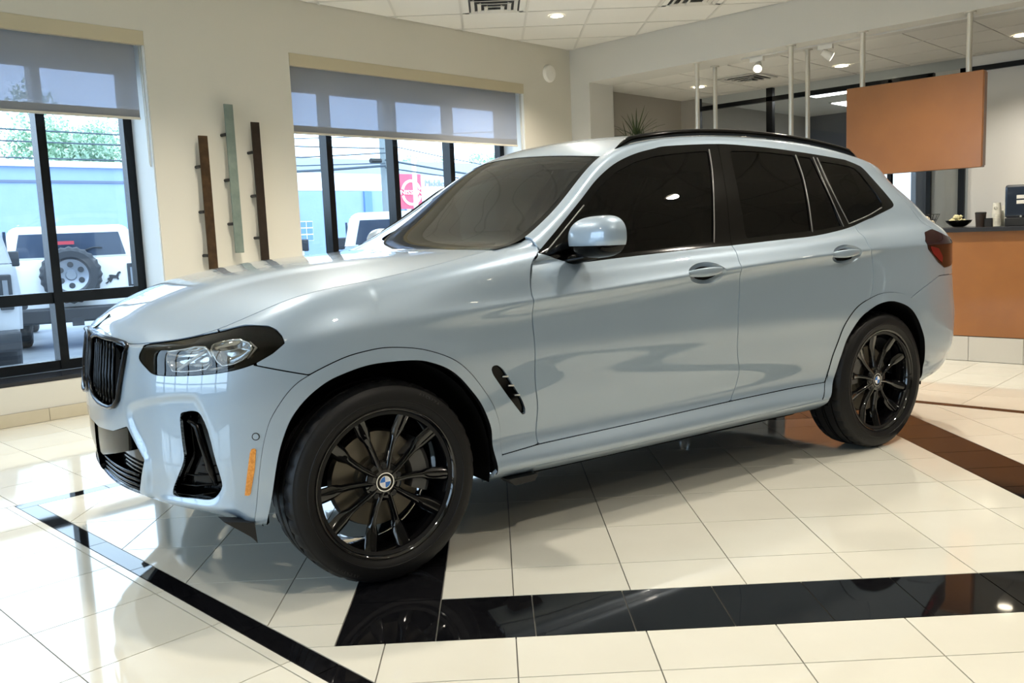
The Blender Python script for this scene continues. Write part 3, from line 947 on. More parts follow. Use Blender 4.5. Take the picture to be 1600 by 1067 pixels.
for t, xr, n in ((.33, 3.68, 4.0), (.66, 3.60, 4.0), (1.0, 3.52, 4.0)):
    zf_ = mixz(t)
    wf = lambda x, zf_=zf_, t=t: (wB(x)*(1-t)+w_green(z3(x))*t)+.010*math.sin(math.pi*t)
    x, w, z = rear_row(wf, zf_, xr, n); rrows.append(np.stack([x, -w, z], -1))
g3, = [rrows[-1]]
x5, w5r, z5r = rear_row(w5, z5, 3.50, 4.0)
g5 = np.stack([x5, -w5r, z5r], -1)
g4 = (g3+g5)/2+np.array([0, -.012, .014])*np.r_[np.ones(len(xr_side)), np.cos(thr)**.5][:, None]
rrows += [g4, g5]
Lr = np.stack(rrows, 0)
TKR = np.array([0, .55, 1.0, 1.45, 2.3, 3.4, 4.4, 5.1, 5.55, 5.72, 6.2, 6.8, 8.0, 9.2, 10.4, 11.0, 11.6])
tvr = np.unique(np.concatenate([np.linspace(a, b, m, endpoint=False) for a, b, m in zip(TKR[:-1], TKR[1:], [4, 5, 5, 7, 9, 9, 8, 8, 5, 6, 6, 9, 9, 9, 6, 6])]+[[11.6]]))
Br = spl_matrix(TKR, tvr)
Pr = np.einsum('vk,kuc->uvc', Br, Lr)
Qr = np.stack([np.repeat(Ur[:, None], len(tvr), 1), Pr[:, :, 2]], -1)
REAR = grid_patch(Pr, Qr)
if REAR.N[len(tvr)*60+30][1] > 0:
    REAR = grid_patch(Pr, Qr, flip=True)

def tracer(p):
    bvh = BVHTree.FromPolygons([Vector(v) for v in p.V], [tuple(int(i) for i in f) for f in p.F])
    def hit(x, y):
        d = Vector(pixray_car(x, y)).normalized()
        loc, nrm, fi, dist = bvh.ray_cast(Vector(CAMC), d)
        if loc is None:
            # slide the ray onto the nearest point of the surface
            best = None
            for t in np.linspace(2.0, 7.5, 120):
                q = Vector(CAMC)+d*t
                l2, n2, f2, dd = bvh.find_nearest(q)
                if best is None or dd < best[0]: best = (dd, l2, f2)
            loc, fi = best[1], best[2]
        f = p.F[fi]
        A, B, C_ = p.V[f]
        L = np.array(loc)
        v0, v1, v2 = B-A, C_-A, L-A
        d00, d01, d11, d20, d21 = v0@v0, v0@v1, v1@v1, v2@v0, v2@v1
        den = d00*d11-d01*d01
        if abs(den) < 1e-14: return p.Q[f[0]]
        b = (d11*d20-d01*d21)/den; c = (d00*d21-d01*d20)/den
        return p.Q[f[0]]*(1-b-c)+p.Q[f[1]]*b+p.Q[f[2]]*c
    hit.bvh = bvh
    return hit
HF, HR = tracer(FRONT), tracer(REAR)
def poly(h, pts, smooth=None, closed=False):
    """traced pixels -> flat surface coordinates; ('m',u,z) entries pass through"""
    out = []
    for q in pts:
        out.append((q[1], q[2]) if q[0] == 'm' else tuple(h(*q)))
    return smooth_line(out, 6, closed) if smooth else out
GAP = 0.0022
# ---------------------------------------------------------------- cutting the front shell
def hit3(h, x, y, lift=0.0):
    d = Vector(pixray_car(x, y)).normalized()
    loc, nrm, fi, dist = h.bvh.ray_cast(Vector(CAMC), d)
    if loc is None:
        loc = Vector(CAMC)+d*4; nrm = Vector((0, -1, 0))
    if nrm.dot(d) > 0: nrm = -nrm
    return np.array(loc+nrm*lift), np.array(nrm)
def inside(p, pl, g=GAP): return clip(p, sdf(p.Q, pl)-g)
def outside(p, pl, g=GAP): return clip(p, -sdf(p.Q, pl)-g)
def push(p, dep):
    """move vertices along normals by dep (array) and refresh normals"""
    V = p.V+p.N*dep[:, None]
    fn = np.cross(V[p.F[:, 1]]-V[p.F[:, 0]], V[p.F[:, 2]]-V[p.F[:, 0]])
    N = np.zeros_like(V)
    for k in range(3): np.add.at(N, p.F[:, k], fn)
    N /= np.maximum(np.linalg.norm(N, axis=1, keepdims=True), 1e-12)
    return Patch(V, N, p.Q, p.F)

arch_o = [(399, 832), (401, 790), (408, 716), (418, 668), (431, 640), (455, 607), (483, 586), (535, 560), (575, 548), (610, 543), (660, 546), (705, 560), (730, 578), (748, 599), (764, 622), (774, 642), (781, 672), (784, 711)]
arch_i = [(417.6, 832), (424, 785), (433, 724), (441, 690), (453, 658), (468, 635), (485.6, 616), (510, 597), (535, 584.6), (570, 572), (604, 566), (650, 563), (675, 567), (699, 576), (718, 590), (735, 609), (750, 629), (761, 652), (767, 672), (768.5, 695), (768, 747)]
AO = smooth_line(poly(HF, arch_o), 4); AI = smooth_line(poly(HF, arch_i), 4)
AO = [(AO[0][0], .20)]+AO; AI = [(AI[0][0], .20)]+AI
ARCH_F = AO+[(AI[-1][0]+.004, AI[-1][1])]+AI[::-1]
HOLE_F = AI+[(AI[-1][0]-.01, .15), (AI[0][0], .15)]
HEAD = smooth_line(poly(HF, [(217, 560), (222, 545), (231, 537), (284, 522), (336, 510.5), (383.5, 508.5), (419, 510), (431, 516), (440, 526), (444, 536), (425.5, 552), (394, 570), (349, 582), (294, 587), (244, 586), (229, 576)]), 4, True)
DF_px = [(840, 397), (830.5, 414), (829, 448), (832, 498), (836, 590), (840, 640), (841, 694)]
DFf = smooth_line(poly(HF, DF_px), 4)
FEND = poly(HF, [(444, 536), (425.5, 552), (394, 570), (483, 586)])+AO[AO.index(min(AO, key=lambda q: abs(q[0]-HF(483, 586)[0])))+1:]+poly(HF, [(841, 694)])+DFf[::-1]
apil = poly(HF, [(840, 396), (842, 388), (824, 370.5)])
FEND = FEND+apil[1:]+[(.70, 1.30), (-.30, 1.30), HF(336, 509.5), HF(383, 508), HF(419, 509.5), HF(431, 515), HF(440, 525)]
FEND = [tuple(q) for q in FEND]
KID = [(Uw(.028), .872), (Uw(.065), .899), (Uw(.16), .908), (Uw(.28), .901), tuple(HF(197, 539)), tuple(HF(198, 551)), tuple(HF(189, 607)), tuple(HF(181, 634)), (Uw(.25), .662), (Uw(.12), .672), (Uw(.045), .70), (Uw(.028), .75)]
KID = smooth_line(KID, 4, True)
LOWER = [tuple(HF(198.4, 666)), tuple(HF(226, 719)), tuple(HF(220, 771)), tuple(HF(197, 776))] + [(U_c-.2, HF(197, 776)[1]), (U_c-.2, .565), (Uw(.10), .560), tuple(HF(177, 673))]
SIDE_IN = smooth_line(poly(HF, [(278, 650), (288, 644), (301, 643), (311, 649), (323, 674), (334, 715), (345.4, 755), (343, 769), (329, 782), (300, 780), (270, 776), (267, 767), (275, 745), (284, 719), (281, 690)]), 4, True)
AMBER = poly(HF, [(391.4, 701.7), (400.5, 700), (398, 735), (391.5, 774), (382.7, 774), (387, 735)])
BH = HOLE_F

# hollow pressed around the side intake, with a ledge under it
HOL = smooth_line(poly(HF, [(203, 632), (255, 619), (298, 617), (312, 628), (326, 660), (340, 712), (352, 752), (350, 772), (334, 790), (300, 790), (262, 784), (236, 780), (226, 722), (200, 660)]), 4, True)
dh = sdf(FRONT.Q, HOL)
st_ = np.clip(dh/.022, 0, 1)
FRONT = push(FRONT, -.010*st_*st_*(3-2*st_))
P0 = clip(FRONT, .75-FRONT.Q[:, 0])
# arch moulding, wing, headlight
archp = inside(P0, ARCH_F, .001)
emit2('wheel_arch_moulding', archp, M['paint'], car, flange=.030, lift=.004, fmat=M['void'])
rest = outside(outside(P0, HOLE_F, 0), ARCH_F, .0005)
wing = inside(rest, FEND)
# the black vent behind the front wheel
VENT = poly(HF, [(768, 574), (773, 571), (778, 571), (788, 580), (801, 601), (814, 622), (820, 637), (820.5, 645), (817, 648), (810, 640), (793, 618), (777, 595), (770, 584)])
VENT = smooth_line(VENT, 4, True)
wing_v = inside(wing, VENT, 0)
wing = outside(wing, VENT, 0)
emit2('front_wing', wing, M['paint'], car, flange=.012)
for mir in (False, True):
    vt = emit('wing_vent', wing_v, M['gloss_black'], car, lift=-.012, flange=-.013, mirror=mir)
    for a, b in (((787, 589), (794, 588)), ((796, 603), (803, 602)), ((806, 618), (812, 617))):
        p = [hit3(HF, *a, -.008)[0], hit3(HF, *b, .001)[0]]
        if mir: p = [q*[1, -1, 1] for q in p]
        tube('vent_fin', p, .0035, M['satin'], vt, n=6)
lampp = inside(rest, HEAD, .001)
restb = outside(outside(rest, FEND), HEAD, .001)
# bumper with openings
bump = clip(restb, Ux(-.2)-restb.Q[:, 0])
for pl in (KID, LOWER, SIDE_IN): bump = outside(bump, pl, 0)
# sculpted recess around the side intake and a ridge below it
bumper = emit('front_bumper', bump, M['paint'], car, flange=.014, both=True)
def recess(name, pl, dep, mat, parent=None, src=restb, g=0.0):
    q = inside(src, pl, g)
    return [emit(name, q, mat, parent or car, lift=-dep, flange=-dep, mirror=m) for m in (False, True)]
ins = recess('side_intake', SIDE_IN, .055, M['gloss_black'])
for i, mir in zip(ins, (False, True)):
    sg = [1, -1, 1] if mir else [1, 1, 1]
    for (a, b, c) in (((285, 743), (305, 746), (331, 743)), ((278, 759), (303, 762), (337, 759)), ((272, 773), (300, 777), (334, 772))):
        tube('intake_blade', [hit3(HF, *q, -.018)[0]*sg for q in (a, b, c)], .006, M['gloss_black'], i, n=6, flat=.5)
    # inner sculpted fin along the outer wall
    tube('intake_fin', [hit3(HF, *q, -.020)[0]*sg for q in ((290, 658), (303, 668), (313, 700), (324, 735), (334, 762))], [.012, .016, .016, .017, .010], M['gloss_black'], i, n=8, flat=.8)
lows = recess('lower_intake', LOWER, .06, M['gloss_black'])
# black number-plate panel and curved grille bars in the lower opening
plq = [tuple(HF(177, 673)), tuple(HF(197, 668)), tuple(HF(199, 705)), tuple(HF(176, 709)), (Uw(.10), .450), (U_c-.2, .452), (U_c-.2, .563), (Uw(.10), .558)]
pp = inside(restb, plq, 0)
emit('number_plate_panel', pp, M['gloss_black'], car, lift=-.006, flange=.03, both=True)
for zz in (.435, .415, .395, .378):
    pts = []
    for w_ in np.linspace(.46, -.46, 31):
        uu = Uw(abs(w_)); j = np.argmin(np.abs(Uf-uu))
        k = np.argmin(np.abs(Pf[j, :, 2]-zz))
        q = Pf[j, k]
        pts.append((q[0]+.02, -w_, zz))
    tube('grille_bar', pts, .006, M['gloss_black'], car, n=6)
# kidney grille
M['grille_black'] = pbr('satin_black_grille', (0.003, 0.003, 0.0035), 0.22, spec=0.22)
for mir in (False, True):
    sg = np.array([1, -1, 1]) if mir else np.array([1, 1, 1])
    q = inside(restb, KID, 0)
    kb = emit('kidney_grille', q, M['void'], car, lift=-.05, flange=-.05, mirror=mir)
    def flat3(u, z):
        j = np.argmin(np.abs(Uf-u)); k = np.argmin(np.abs(Pf[j, :, 2]-z))
        return Pf[j, k].copy(), FRONT.N.reshape(Pf.shape)[j, k]
    ring = []
    for (u, z) in KID[::2]:
        P, N = flat3(u, z); P[2] = z
        ring.append((P+N*.006)*sg)
    tube('grille_frame', ring, .009, M['grille_black'], kb, n=8, closed=True)
    us = np.linspace(Uw(.055), Uw(.34), 8)
    for u in us:
        zz = np.linspace(.66, .915, 60)
        ok = sdf(np.stack([np.full(60, u), zz], 1), KID) > 0
        z0, z1 = zz[ok].min(), zz[ok].max()
        pts = []
        for z in np.linspace(z0, z1, 9):
            P, N = flat3(u, z); P[2] = z
            pts.append((P-N*.006)*sg)
        tube('grille_slat', pts, .0065, M['gloss_black'], kb, n=6)
# headlights
for mir in (False, True):
    sg = np.array([1, -1, 1]) if mir else np.array([1, 1, 1])
    hs = emit('headlight', lampp, M['gloss_black'], car, lift=-.055, flange=-.055, mirror=mir)
    emit('headlight_lens', lampp, M['lens'], hs, lift=-.002, mirror=mir)
    for pxs in ([(254, 556), (262, 543), (285, 537), (309, 534), (322, 545), (326, 563), (318, 577), (290, 580), (262, 580)],
                [(330, 531), (352, 526), (372, 525), (392, 538), (386, 556), (370, 566), (346, 572), (332, 560), (326, 545)]):
        pl = smooth_line(poly(HF, pxs), 3, True)
        q = inside(lampp, pl, 0)
        dd = sdf(q.Q, pl)
        q2 = push(q, -.050+.030*np.clip(1-dd/.028, 0, 1)**2)
        u_ = emit('lamp_unit', q2, M['led'], hs, mirror=mir)
        ring = []
        for (u, z) in pl[::2]:
            P, N = flat3(u, z); P[2] = z
            ring.append((P-N*.020)*sg)
        tube('lamp_bezel', ring, .0045, M['chrome'], hs, n=6, closed=True)
    for line in ([(268, 578), (300, 556), (316, 545)], [(383, 560), (398, 541), (386, 530)], [(280, 581), (330, 577), (352, 572)]):
        tube('running_light', [hit3(HF, *q, -.030)[0]*sg for q in line], .005, M['white_em'], hs, n=6)
# amber reflector, parking sensor
emit2('side_reflector', inside(restb, AMBER, 0), M['amber'], car, lift=.003, flange=.01)
for mir in (False, True):
    P, N = hit3(HF, 399.7, 682)
    if mir: P, N = P*[1, -1, 1], N*[1, -1, 1]
    cyl('parking_sensor', P-N*.004, P+N*.0025, .0095, M['paint'], car, n=20)
    ringp = []
    t1 = np.cross(N, [0, 0, 1]); t1 /= np.linalg.norm(t1); t2 = np.cross(N, t1)
    for k in range(20):
        a = 2*math.pi*k/20
        ringp.append(P+N*.0012+.0115*(t1*math.cos(a)+t2*math.sin(a)))
    tube('sensor_ring', ringp, .0014, M['matte_black'], car, n=5, closed=True)
    # air deflector in front of the wheel
    y = -.80 if not mir else .80
    prism('air_deflector', [(-.555, .325), (-.455, .300), (-.450, .228), (-.465, .250)], y-.035, y+.035, M['matte_black'], car)

# ---------------------------------------------------------------- cutting the rear shell
archr_o = [(1284, 625), (1288, 603), (1293, 583), (1301, 555), (1309.6, 532.5), (1317, 513), (1326.5, 496), (1340, 479), (1357.5, 467), (1375, 459), (1394, 456.5), (1410, 459), (1422, 465), (1434, 476), (1442, 490), (1447, 505), (1450, 521), (1451, 545), (1447, 588)]
archr_i = [(1296, 622), (1303, 588), (1312.5, 558), (1321, 533), (1332, 513), (1344, 496), (1357.5, 484.7), (1373, 475), (1391, 470.6), (1408, 474), (1422, 482), (1432, 496), (1439, 513), (1443, 527), (1444, 538), (1443.5, 560), (1439, 587)]
RO = smooth_line(poly(HR, archr_o), 4); RI = smooth_line(poly(HR, archr_i), 4)
RO = RO+[(RO[-1][0], .25)]; RI = RI+[(RI[-1][0], .2)]
ARCH_R = RO+RI[::-1]
HOLE_R = RI+[(RI[-1][0], .1), (RI[0][0]+.01, .1)]
DLO_px = [(840, 395), (867.5, 362), (907.5, 312), (932.5, 280), (960, 256), (990, 241), (1020, 232.5), (1045, 228), (1120, 225), (1170, 228), (1225, 234), (1300, 246), (1338, 257), (1350, 265), (1370, 287), (1389, 309), (1395.5, 318), (1395, 323), (1387, 328), (1355, 343), (1325, 356), (1275, 368), (1220, 374.5), (1142, 383.5), (1100, 387.5), (970, 402.5), (910, 410), (895, 410), (880, 407.5)]
DLO = poly(HR, DLO_px)
dense = smooth_line(DLO[1:], 5) + [DLO[0]]
DLO = [tuple(q) for q in dense]
dlo_top = smooth_line(DLO_px[1:19], 4); dlo_bot = smooth_line(DLO_px[19:], 4)
DF_r = smooth_line(poly(HR, DF_px), 4)
BL_px = [(1144, 384), (1151, 396), (1156, 411.5), (1156, 435), (1155.5, 459), (1153, 500), (1152, 537.5), (1153, 560), (1154.7, 579.5), (1149, 605), (1141.5, 626.7)]
BL = smooth_line(poly(HR, BL_px), 3)
DB_px = [(841, 694), (1000, 659), (1141.5, 626.7)]
DB2_px = [(1141.5, 626.7), (1240, 605.7), (1290, 597)]
belt1 = poly(HR, [(840, 396), (860, 402), (880, 407.8), (910, 410), (970, 402.5), (1100, 387.5), (1144, 383.5)])
belt2 = poly(HR, [(1144, 383.5), (1220, 374.5), (1275, 369.5), (1325, 356.5), (1336, 352)])
RD = smooth_line(poly(HR, [(1336, 353), (1350, 370), (1358, 385), (1363, 405), (1364.5, 430), (1363.5, 450), (1359, 468)]), 3)
k0 = min(range(len(RO)), key=lambda i: abs(RO[i][0]-HR(1359, 467)[0]))
FD = [(q[0], q[1]+.02) for q in belt1]+BL+poly(HR, DB_px)[::-1]+DF_r[::-1]
RDP = [(q[0], q[1]+.02) for q in belt2]+RD+RO[:k0][::-1]+poly(HR, DB2_px)[::-1]+BL[::-1]
SKIRT = poly(HR, [(784, 711), (842, 694), (1000, 659), (1141, 627), (1240, 606), (1290, 597), (1284, 625), (1200, 645), (1000, 692), (844, 726), (767, 745)])
ROCK = poly(HR, [(767, 745), (844, 726), (1000, 692), (1200, 645), (1296, 624)])+[(HR(1296, 624)[0], .20), (HR(767, 745)[0], .20)]
TAIL = [tuple(HR(1444.4, 363)), tuple(HR(1455, 358)), (HR(1470, 372)[0]+.10, 1.10), (HR(1470, 372)[0]+.36, 1.075), (HR(1470, 372)[0]+.40, .99), (HR(1470, 372)[0]+.12, .93), tuple(HR(1475, 418)), tuple(HR(1465, 409)), tuple(HR(1450, 388.7)), tuple(HR(1445.5, 377))]
RBUMP = [tuple(HR(1422, 466)), tuple(HR(1445, 448)), tuple(HR(1467, 431)), (HR(1474, 424)[0], .885), (U_end+.2, .85), (U_end+.2, .1), (HR(1447, 588)[0]-.01, .1)]+[q for q in RO[::-1] if q[0] > HR(1422, 466)[0]]
ucut = HR(1466, 431)[0]+.05

R0 = REAR
dlo = inside(R0, DLO, 0)
body = outside(R0, DLO, .0005)
archp2 = inside(body, ARCH_R, .001)
emit2('wheel_arch_moulding', archp2, M['paint'], car, flange=.030, lift=.004, fmat=M['void'])
body = outside(outside(body, HOLE_R, 0), ARCH_R, .0005)
fd = inside(body, FD); rd = inside(body, RDP); sk = inside(body, SKIRT, .0015); rk = inside(body, ROCK, .001)
# door handles: dished recess cut in the door and a bridging grip
def handle(door, cx, cy, rx, ry, tilt):
    c = HR(cx, cy)
    a = HR(cx-rx, cy+tilt); b = HR(cx+rx, cy-tilt); t = HR(cx, cy-ry); u = HR(cx, cy+ry)
    hw = (b[0]-a[0])/2; hh = (t[1]-u[1])/2
    cc = ((a[0]+b[0])/2, (t[1]+u[1])/2)
    dx = (door.Q[:, 0]-cc[0])/hw; dz = (door.Q[:, 1]-cc[1])/hh
    rr = np.sqrt(dx*dx+dz*dz)
    s = (1-rr)
    keep = clip(door, -s)
    dish = clip(door, s)
    dx = (dish.Q[:, 0]-cc[0])/hw; dz = (dish.Q[:, 1]-cc[1])/hh
    r2 = np.clip(1-(dx*dx+dz*dz), 0, 1)
    dish = push(dish, -.026*r2**.6)
    return keep, dish, cc, hw, hh
fd, dish1, c1, hw1, hh1 = handle(fd, 1106, 426, 29, 17, 3)
rd, dish2, c2, hw2, hh2 = handle(rd, 1324.5, 397, 22.5, 15, 2)
def doorset(name, p, dish, cc, hw, hh):
    ys = []
    for mir in (False, True):
        d = emit(name, p, M['paint'], car, flange=.014, mirror=mir)
        emit('handle_recess', dish, M['paint'], d, mirror=mir)
        sgn = 1 if mir else -1
        yb = .925
        bm = bmesh.new()
        n = 15; rings = []
        for i in range(n):
            t = i/(n-1)
            x = cc[0]-hw*.98+2*hw*.96*t
            z = cc[1]+hh*.04+.006*t
            out = yb+.017*math.sin(math.pi*min(max((t-.0)/1.0, 0), 1))**.7
            hz = (.016+.004*math.sin(math.pi*t))*(.55+.45*math.sin(math.pi*min(max(t*1.0, .02), .98))**.4)
            hy = .009*(.7+.3*math.sin(math.pi*t))
            rings.append([bm.verts.new((x, sgn*(out+hy*math.copysign(abs(math.cos(a))**.7, math.cos(a))), z+hz*math.copysign(abs(math.sin(a))**.7, math.sin(a)))) for a in [2*math.pi*k/14 for k in range(14)]])
        for A, B in zip(rings[:-1], rings[1:]):
            for k in range(14):
                bm.faces.new((A[k], A[(k+1) % 14], B[(k+1) % 14], B[k]))
        bm.faces.new(rings[0]); bm.faces.new(rings[-1])
        bmesh.ops.recalc_face_normals(bm, faces=bm.faces[:])
        from_bm('door_handle', bm, M['paint'], d, smooth=True)
        ys.append(d)
    return ys
FDO = doorset('front_door', fd, dish1, c1, hw1, hh1)
RDO = doorset('rear_door', rd, dish2, c2, hw2, hh2)
emit2('side_skirt', sk, M['paint'], car, flange=.014)
emit2('sill_trim', rk, M['paint'], car, flange=.014)
body = outside(outside(outside(outside(body, FD), RDP), SKIRT, .0015), ROCK, .001)
# drop what belongs to the front shell
FRONTCUT = [(.585, 1.085), (DF_r[0][0]-.01, 1.080)]+[tuple(q) for q in DF_r if q[1] < 1.07]+[(DF_r[-1][0], .1), (.2, .1), (.2, 1.5), (.585, 1.5)]
body = outside(body, FRONTCUT, GAP)
a1, a2, a3 = HR(824, 370.5), HR(834, 378), HR(842, 388)
FC2 = [(a1[0]-.02, 1.5), (a1[0]-.01, a1[1]+.02), tuple(a1), tuple(a2), tuple(a3), (a3[0]+.005, 1.04), (.2, 1.04), (.2, 1.5)]
emit2('pillar_base', inside(body, FC2, 0), M['paint'], car, lift=-.011)
body = outside(body, FC2, .001)
tail = inside(body, TAIL, .001)
body = outside(body, TAIL, .001)
rb = inside(body, RBUMP); body = outside(body, RBUMP)
emit('rear_bumper', rb, M['paint'], car, flange=.014, both=True)
# tailgate = the rear wrap beyond the corner, above the bumper
hatch_line = spl([.8, 1.0, 1.15, 1.3, 1.45, 1.6], [ucut+.02, ucut+.03, ucut+.02, ucut-.0, ucut-.02, ucut-.05])
s_h = body.Q[:, 0]-hatch_line(body.Q[:, 1])
hatch = clip(body, s_h-GAP); body = clip(body, -s_h-GAP)
hg = [(U_end-.62, 1.19), (U_end+.2, 1.19), (U_end+.2, 1.44), (U_end-.55, 1.44)]
hglass = inside(hatch, hg, 0); hatch = outside(hatch, hg, 0)
hat = emit('tailgate', hatch, M['paint'], car, flange=.014, both=True)
emit('rear_window', hglass, M['dark_glass'], hat, both=True)
emit2('body_side', body, M['paint'], car, flange=.010)
for mir in (False, True):
    tl = emit('tail_light', tail, M['red_lens'], car, lift=.003, flange=.02, mirror=mir)
    tq = [tuple(HR(*q)) for q in ((1452, 384), (1466, 388), (1472, 400), (1472, 412), (1466, 406), (1457, 396))]
    emit('lamp_element', inside(tail, tq, 0), M['red_bright'], tl, lift=.0045, mirror=mir)
# windows and their black frames
G = {'front_side_window': [(914, 324), (936, 293), (962, 269), (992, 253), (1022, 244.5), (1050, 240.5), (1080, 237.5), (1106, 236), (1110, 262), (1112.5, 290), (1114, 340), (1114, 378), (1000, 393), (905, 403), (868, 396), (880, 375)],
     'rear_side_window': [(1140, 236), (1170, 236), (1200, 238), (1240.5, 243), (1252, 275), (1260.5, 315), (1267, 361), (1220, 366), (1166, 372.5), (1155, 310)],
     'fixed_rear_light': [(1245, 243.5), (1267, 247), (1292, 300), (1314, 353), (1272, 361), (1265, 315), (1256, 275)],
     'quarter_window': [(1281, 252), (1310, 256.5), (1335, 263), (1343, 270), (1358, 289), (1370, 305), (1379, 319), (1376, 324), (1355, 336), (1327, 348.5), (1305, 304)]}
trim = dlo
for nm, px in G.items():
    pl = poly(HR, px)
    gq = inside(dlo, pl, 0)
    emit2(nm, gq, M['front_glass'] if nm == 'front_side_window' else M['dark_glass'], car, lift=-.003)
    trim = outside(trim, pl, 0)
bl_up = poly(HR, [(1121, 223), (1127, 255), (1132, 285), (1137.5, 330), (1141, 370), (1144, 386)])
st = trim.Q[:, 0]-np.interp(trim.Q[:, 1], [q[1] for q in bl_up[::-1]], [q[0] for q in bl_up[::-1]])
emit2('front_window_frame', clip(trim, -st-.001), M['gloss_black'], car, lift=.001, flange=.012)
emit2('rear_window_frame', clip(trim, st-.001), M['gloss_black'], car, lift=.001, flange=.012)
M['seal'] = pbr('grey_window_seal', (0.16, 0.155, 0.15), 0.3)
for line in ([(1107.5, 234), (1112, 262), (1114, 290), (1115.5, 340), (1115.5, 379)], [(1242.5, 242.5), (1254, 275), (1262.5, 315), (1269, 362.5)],
             [(1270, 246), (1293, 299), (1317.5, 354)], [(1276, 247), (1301, 301), (1326, 350)], [(912, 321), (895, 342), (852.5, 395)], [(1327, 349.5), (1356, 337), (1377, 324.5)]):
    pts = np.array([hit3(HR, *q, .002)[0] for q in smooth_line(line, 4)])
    for sg in ([1, 1, 1], [1, -1, 1]):
        tube('window_seal', pts*sg, .0032, M['seal'], car, n=5)

# ---------------------------------------------------------------- bonnet
iu = np.arange(0, len(Uf))
xe, we, ze = Erow[:, 0], -Erow[:, 1], Erow[:, 2]
zc = spl([-.764, -.745, -.71, -.66, -.58, -.48, -.38, -.2, 0, .25, .45, .7, .9], [.928, .948, .968, .995, 1.029, 1.061, 1.085, 1.113, 1.137, 1.158, 1.170, 1.195, 1.22])
ts = np.linspace(0, 1, 46)
tt = 1-(1-ts)**1.35          # 0 at the edge, 1 on the spine
T, XE = np.meshgrid(tt, xe)
_, WE = np.meshgrid(tt, we); _, ZE = np.meshgrid(tt, ze)
ZC = np.maximum(zc(XE), ZE)
prof = 1-(1-T)**2.8
Z = ZE+(ZC-ZE)*prof
Y = WE*(1-T)
# soft creases running from the grille corners to the screen pillars
cre = spl([-.75, -.5, 0, .5, .8], [.36, .41, .50, .59, .63])(XE)
amp = .010*np.clip((XE+.72)/.25, 0, 1)*np.clip((.30-XE)/.35, 0, 1)
Z = Z+amp*(1/(1+np.exp((Y-cre)/.012))-.5*(T > 2))-0*amp
Ph = np.stack([XE, -Y, Z], -1)
Qh = np.stack([XE, Y], -1)
hp = grid_patch(Ph, Qh)
if hp.N[len(hp.N)//2][2] < 0: hp = grid_patch(Ph, Qh, flip=True)
hp = clip(hp, .505+.085*(hp.Q[:, 1]/.77)**2-hp.Q[:, 0])
# symmetric: normals across the spine are already level
hp = clip(hp, hp.V[:, 1]*0+np.minimum(1, (np.interp(hp.V[:, 0], xe[::1], we)+hp.V[:, 1]))-.0035)
emit('bonnet', hp, M['paint'], car, both=True, flange=.012)
lim = Erow[Erow[:, 0] < .62][::2]
jt = np.concatenate([lim[::-1]*[1, 1, 1], (lim*[1, -1, 1])[1:]])+np.array([.004, 0, -.0075])
jt[:, 1] *= .9965
tube('bonnet_joint', jt, .0055, M['void'], car, n=6)
# rim of the bonnet: dark joint under its edge
# roundel on the nose
def roundel(parent, P, nrm, r, upv=(0, 0, 1)):
    P = Vector(P); n = Vector(nrm).normalized(); s = Vector(upv).cross(n).normalized(); w = n.cross(s)
    def disc(name, r0, r1, a0, a1, mat, h, par, seg=24):
        bm = bmesh.new()
        A = []; B = []
        for k in range(seg+1):
            a = a0+(a1-a0)*k/seg
            d = s*math.cos(a)+w*math.sin(a)
            B.append(bm.verts.new(P+d*r1+n*h))
            if r0 > 0: A.append(bm.verts.new(P+d*r0+n*h))
        if r0 > 0:
            for k in range(seg): bm.faces.new((A[k], A[k+1], B[k+1], B[k]))
        else:
            c = bm.verts.new(P+n*h)
            for k in range(seg): bm.faces.new((c, B[k], B[k+1]))
        bmesh.ops.recalc_face_normals(bm, faces=bm.faces[:])
        return from_bm(name, bm, mat, par)
    bm = bmesh.new()
    add_cyl(bm, P-n*.004, P+n*.002, r, n=32)
    e = from_bm('roundel', bm, M['gloss_black'], parent, smooth=True)
    disc('roundel_ring', r*.90, r, 0, 2*math.pi, M['chrome'], .0026, e)
    disc('roundel_ring', r*.58, r*.64, 0, 2*math.pi, M['chrome'], .0026, e)
    for k in range(4):
        disc('roundel_quarter', 0, r*.58, k*math.pi/2, (k+1)*math.pi/2, M['blue_em'] if k % 2 else M['white_em'], .0026, e, 8)
    return e
roundel(car, (-.742, 0, .950), (-.62, 0, .78), .040, (0, 0, 1))

# ---------------------------------------------------------------- screen and roof
xsr = np.r_[np.arange(.56, 1.34, .012), np.arange(1.345, 3.50, .0125)]
bow = spl([.5, .8, 1.1, 1.3, 1.6, 2.0, 2.6, 3.1, 3.5], [.150, .150, .140, .125, .09, .04, .0, -.05, -.10])
crown = spl([.5, .9, 1.2, 1.35, 1.6, 2.0, 2.6, 3.1, 3.5], [.006, .020, .034, .040, .046, .050, .050, .046, .04])
tt = np.linspace(1, 0, 40)
XX, T = np.meshgrid(xsr, tt, indexing='ij')
g = 1-T**2
WW = np.where(XX > 2.9, float(w5(2.9))*(1-np.clip((XX-2.9)/.602, 0, .999)**4)**.25, w5(XX))
Pw = np.stack([XX-bow(XX)*g, -WW*T, z5(XX)+crown(XX)*g], -1)
Qw = np.stack([XX, T], -1)
wp = grid_patch(Pw, Qw)
if wp.N[len(wp.N)//2][2] < 0: wp = grid_patch(Pw, Qw, flip=True)
XH = 1.258
scr = clip(wp, XH-.003-wp.Q[:, 0]); roof = clip(wp, wp.Q[:, 0]-XH)
sg_ = clip(scr, .962-scr.Q[:, 1]); fr_ = clip(scr, scr.Q[:, 1]-.962)
ws = emit('windscreen', sg_, M['screen_glass'], car, lift=-.002, both=True)
emit('windscreen_border', fr_, M['gloss_black'], ws, lift=-.001); emit('windscreen_border', fr_, M['gloss_black'], ws, lift=-.001, mirror=True)
